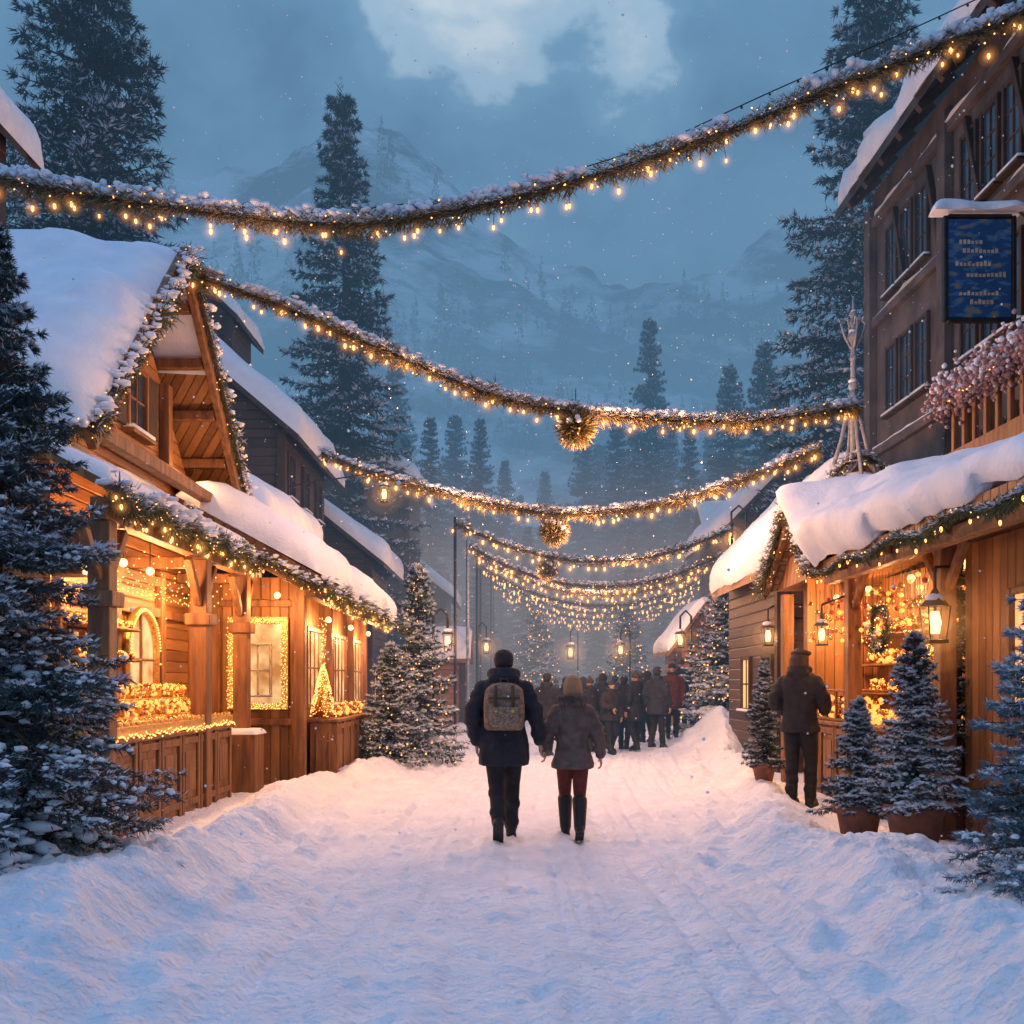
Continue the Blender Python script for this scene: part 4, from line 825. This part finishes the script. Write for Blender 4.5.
    if backpack:
        K = T.p('bev_backpack', PACK, True); K.mods.append((.012, 2)); y0 = -.15*s; zz = .70*H
        loft(K, [(0, y0-.09, zz-.235, .165, .085), (0, y0-.1, zz-.2, .19, .11), (0, y0-.1, zz, .195, .115), (0, y0-.09, zz+.15, .18, .1), (0, y0-.08, zz+.2, .12, .07), (0, y0-.08, zz+.215, .05, .03)], 28, 3.6)
        K2 = T.p('backpack_pocket', PACK2, True); K2.mods.append((.01, 2)); loft(K2, [(0, y0-.205, zz-.2, .12, .03), (0, y0-.21, zz-.17, .135, .045), (0, y0-.21, zz-.04, .135, .045), (0, y0-.205, zz-.01, .12, .03)], 24, 4)
        S_ = T.p('backpack_straps', STRAP, True)
        for sg in (-1, 1):
            tube(S_, [(sg*.1, y0+.0, zz+.2), (sg*.12, -.03, .855*H), (sg*.13, .12, .79*H), (sg*.15, .13, .72*H), (sg*.17, .02, .62*H), (sg*.16, y0+.0, zz-.18)], .016, 8)
            obox(S_, A(sg*.08, y0-.222, zz+.06), A(1, 0, 0), A(0, 0, 1), A(0, 1, 0), .028, .26, .012)
            obox(T.p('buckles', GOLD), A(sg*.08, y0-.262, zz-.05), A(1, 0, 0), A(0, 0, 1), A(0, 1, 0), .032, .03, .01)
        obox(S_, A(0, y0-.212, zz+.07), A(1, 0, 0), A(0, 0, 1), A(0, 1, 0), .3, .02, .012)
        tube(S_, [(-.04, y0-.05, zz+.19), (-.03, y0-.05, zz+.25), (.03, y0-.05, zz+.25), (.04, y0-.05, zz+.19)], .01, 6)
    e = T.finish(rz); e.location = (loc[0], loc[1], g(loc[0], loc[1])+loc[2]); return T
PACK = mat('canvas_backpack', (.34, .22, .14), (.12, .08, .055), 26, .85, .8, 60)
PACK2 = mat('patterned_pocket', (.46, .31, .2), (.07, .05, .045), 45, .85, .8, 60, stretch=(1, 1, 2))
STRAP = mat('leather_strap', (.08, .05, .03), None, 12, .6)
NAVY = cloth('navy_padded_coat', (.020, .023, .033)); TAUPE = cloth('taupe_parka', (.15, .108, .095)); DK = cloth('charcoal_trousers', (.018, .018, .022), 20)
MAROON = cloth('maroon_leggings', (.15, .028, .024), 20); BLK = cloth('black_boots', (.012, .012, .014), 9, .2, .5); HAIRB = mat('blond_hair', (.50, .30, .16), (.26, .14, .07), 30, .6, .6, 60, stretch=(8, 8, 1))
FURM = mat('fur', (.34, .28, .24), (.16, .13, .12), 20, .9); BRN = cloth('dark_jacket', (.032, .028, .032))
walk = dict(la=(-.055, -.26, .20), lk=(-.07, .0, .54), lp=.85, ra=(.075, .22, .10), rk=(.085, .19, .55), rp=-.12, le=(-.31, -.07, 1.2), lw=(-.27, .05, .95), re=(.31, -.03, 1.2), rw=(.345, .02, .955), ld=(.1, .2, -1), rd=(.12, .06, -1), ln=(1, 0, 0), rn=(1, 0, 0), rt=(0, 1, 0), bh=.16, head=(.0, .02, 1.715))
person((-.08, 9.95, .0), .02, 1.86, NAVY, DK, BLK, walk, ('beanie', BRN), hood=NAVY, hem=.385, wide=1.10, backpack=True, leg=1.06, hoodb=1.15)
w2 = dict(la=(-.065, .14, .10), lk=(-.072, .16, .48), lp=-.05, ra=(.065, -.14, .125), rk=(.072, .02, .47), rp=.4, le=(-.25, -.04, 1.06), lw=(-.268, .02, .89), re=(.25, -.06, 1.04), rw=(.275, .0, .83), ld=(-.05, .05, -1), rd=(.1, .1, -1), ln=(-1, 0, 0), rn=(-1, 0, 0), bh=.3, curl=.7, head=(0, .015, 1.50))
person((.6, 10.15, .0), -.02, 1.61, TAUPE, MAROON, BLK, w2, (None, None), hairm=HAIRB, hood=TAUPE, fur=FURM, hem=.43, wide=.98, skirt=1.12, leg=1.0, hoodb=.92)
w3 = dict(la=(-.10, .0, .10), lk=(-.10, .03, .52), ra=(.10, .06, .10), rk=(.105, .08, .52), le=(-.29, -.06, 1.2), lw=(-.2, .14, 1.08), re=(.29, .0, 1.2), rw=(.22, .22, 1.1), ld=(.6, .7, -.2), rd=(-.3, 1, -.1), ln=(0, 0, -1), rn=(0, 0, -1), lt=(1, 0, 0), rt=(-1, 0, 0), bh=.16, head=(.0, .02, 1.69))
person((3.32, 11.8, 0), -.55, 1.84, BRN, DK, BLK, w3, ('beret', cloth('dark_beret', (.07, .045, .035))), hairm=mat('brown_hair', (.08, .045, .03), None, 20), hood=BRN, hem=.47, wide=1.0, name='standing_person')
cols = [(.02, .022, .03), (.035, .03, .03), (.03, .035, .05), (.04, .03, .028), (.02, .02, .022), (.12, .03, .02), (.045, .045, .05)]
cm = [cloth('winter_coat_%d' % i, c) for i, c in enumerate(cols)]; hm = [cloth('wool_hat_%d' % i, c) for i, c in enumerate([(.03, .03, .035), (.09, .06, .05), (.05, .03, .03), (.05, .05, .06)])]
base = dict(la=(-.09, .05, .10), lk=(-.095, .06, .5), ra=(.09, -.08, .11), rk=(.095, .03, .5), rp=.2, le=(-.27, -.04, 1.17), lw=(-.27, .05, .93), re=(.27, -.04, 1.17), rw=(.27, .08, .93))
for i, (px, d, hgt) in enumerate([(547, 21.5, 1.75), (590, 22.8, 1.68), (603, 24, 1.76), (611, 22.3, 1.62), (624, 23.5, 1.7), (636, 22.6, 1.74), (647, 24.5, 1.72), (657, 22.2, 1.78), (672, 23.4, 1.7), (681, 25.5, 1.75), (566, 26, 1.7), (640, 28, 1.72), (615, 29, 1.72), (665, 29.5, 1.7), (583, 30, 1.7), (598, 33, 1.74), (632, 34, 1.7), (556, 34, 1.7), (650, 37, 1.75), (575, 39, 1.75)]):
    b = {k: tuple(c*hgt/1.8 for c in v) if isinstance(v, tuple) else v for k, v in base.items()}
    if i % 3 == 0: b['re'] = (.27, .06, 1.17*hgt/1.8); b['rw'] = (.12, .24, 1.15*hgt/1.8)
    if i % 2: b['la'], b['ra'] = (-.09, -.12, .12), (.09, .1, .1)
    person(((px-512)*d/1024, d, 0), rng.uniform(-.7, .7)+(math.pi if i % 5 == 3 else 0), hgt, cm[5] if i == 8 else cm[i % 5], DK, BLK, b, (['beanie', 'pom', 'hoodup', 'beanie'][i % 4], hm[i % 4]), hood=cm[i % 5], hem=.45-.04*(i % 3), wide=1.08, detail=False, name='walking_person', vox=.022)

# ------------------------------------------------------------------ falling snow
k = 7000; C = np.stack([rng.uniform(-11, 11, k), rng.uniform(6.5, 27, k), rng.uniform(.3, 13, k)], 1); T = Obj('falling_snow', (0, 12, 5)); blobs(T.p('flakes', SNOWT), C, .004+.013*rng.uniform(0, 1, k)**2, oct=True); T.finish()

# ------------------------------------------------------------------ mist
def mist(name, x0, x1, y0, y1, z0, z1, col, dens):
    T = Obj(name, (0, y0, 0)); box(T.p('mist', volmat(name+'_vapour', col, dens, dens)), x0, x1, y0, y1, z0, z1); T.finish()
mist('valley_mist', -500, 500, 16.05, 480, -1, 60, (.122, .250, .40), .0092)
mist('mountain_mist', -500, 500, 105, 480, -1.5, 165, (.12, .25, .41), .0013)
mist('self_glowing_haze', -9, 17, 30, 80, 0, 8.5, (.54, .38, .31), .015)  # warm lamp glow put into the haze as its own emission

for (x, y, z, e) in [(-2.2, 9, 5.3, 44), (1.6, 9, 5.6, 44), (-1.5, 13.4, 5.4, 150), (1.2, 14, 4.8, 330), (3.2, 14.8, 5, 130), (-1, 19.7, 4.9, 210), (1.3, 19.3, 4.3, 400), (3.6, 18.6, 4.8, 200), (.5, 27, 4.4, 250), (3, 27, 4.4, 300), (2.4, 34, 4.3, 360), (3, 42, 4.5, 360), (4, 52, 5, 360)]:
    point((x, y, z-.25), e, .4, (1, .49, .26))
e = bpy.data.objects.new('string_light_lamps', None); scene.collection.objects.link(e)
for o in LIGHTS: o.parent = e

# ------------------------------------------------------------------ world + sun
W = bpy.data.worlds.new('World'); scene.world = W; W.use_nodes = True; nt = W.node_tree; N = nt.nodes; L = nt.links; N.clear()
out = N.new('ShaderNodeOutputWorld'); bg = N.new('ShaderNodeBackground'); bg2 = N.new('ShaderNodeBackground'); ad = N.new('ShaderNodeAddShader')
sky = N.new('ShaderNodeTexSky'); sky.sky_type = 'NISHITA'; sky.sun_disc = False; sky.sun_elevation = math.radians(2); sky.sun_rotation = math.radians(200)
L.new(sky.outputs[0], bg.inputs[0]); bg.inputs[1].default_value = .02
tc = N.new('ShaderNodeTexCoord'); mp = N.new('ShaderNodeMapping'); mp.inputs['Scale'].default_value = (1, 1, 1.4); mp.inputs['Location'].default_value = (.35, 0, .2); L.new(tc.outputs['Generated'], mp.inputs[0])
n1 = N.new('ShaderNodeTexNoise'); n1.inputs['Scale'].default_value = 6.5; n1.inputs['Detail'].default_value = 9; n1.inputs['Roughness'].default_value = .52; n1.inputs['Distortion'].default_value = .2; L.new(mp.outputs[0], n1.inputs['Vector'])
acc = n1.outputs[0]
for dv, amp, c0 in (((-.06, 1, .78), .34, .983), ((.125, 1, .595), .19, .9976)):
    dn = nrm(A(*dv)); dp = N.new('ShaderNodeVectorMath'); dp.operation = 'DOT_PRODUCT'; L.new(tc.outputs['Generated'], dp.inputs[0]); dp.inputs[1].default_value = tuple(dn)
    m_ = N.new('ShaderNodeMapRange'); m_.interpolation_type = 'SMOOTHSTEP'; L.new(dp.outputs['Value'], m_.inputs[0]); m_.inputs[1].default_value = c0; m_.inputs[2].default_value = 1; m_.inputs[3].default_value = 0; m_.inputs[4].default_value = amp
    a2 = N.new('ShaderNodeMath'); a2.operation = 'ADD'; L.new(acc, a2.inputs[0]); L.new(m_.outputs[0], a2.inputs[1]); acc = a2.outputs[0]
r = N.new('ShaderNodeValToRGB'); cr = r.color_ramp; cr.interpolation = 'EASE'; cr.elements[0].position = .32; cr.elements[0].color = (.055, .135, .245, 1); cr.elements[1].position = .84; cr.elements[1].color = (.95, 1.0, 1.0, 1)
q = cr.elements.new(.50); q.color = (.11, .24, .40, 1); q = cr.elements.new(.62); q.color = (.17, .33, .50, 1); q = cr.elements.new(.69); q.color = (.50, .66, .80, 1)
L.new(acc, r.inputs[0])
sp = N.new('ShaderNodeSeparateXYZ'); L.new(tc.outputs['Generated'], sp.inputs[0]); mr = N.new('ShaderNodeMapRange'); mr.inputs[1].default_value = .66; mr.inputs[2].default_value = .95; mr.inputs[3].default_value = 0; mr.inputs[4].default_value = 1; L.new(sp.outputs[2], mr.inputs[0])
mx_ = N.new('ShaderNodeMix'); mx_.data_type = 'RGBA'; L.new(mr.outputs[0], mx_.inputs[0]); L.new(r.outputs[0], mx_.inputs[6]); mx_.inputs[7].default_value = (.30, .49, .96, 1)
L.new(mx_.outputs[2], bg2.inputs[0]); bg2.inputs[1].default_value = 1.30
L.new(bg.outputs[0], ad.inputs[0]); L.new(bg2.outputs[0], ad.inputs[1]); L.new(ad.outputs[0], out.inputs[0])
s = bpy.data.lights.new('dusk_sun', 'SUN'); s.energy = .4; s.angle = math.radians(20); s.color = (.55, .72, 1); so = bpy.data.objects.new('dusk_sun', s); scene.collection.objects.link(so)
so.rotation_euler = (math.radians(-52), 0, math.radians(15))

# ------------------------------------------------------------------ camera
c = bpy.data.cameras.new('camera'); c.lens = 36; c.sensor_width = 36; c.shift_y = .168; c.clip_end = 2000
co = bpy.data.objects.new('camera', c); co.location = (0, 0, 1.5); co.rotation_euler = (math.radians(90), 0, 0); scene.collection.objects.link(co); scene.camera = co
scene.view_settings.view_transform = 'Standard'; scene.view_settings.look = 'None'; scene.view_settings.exposure = 0
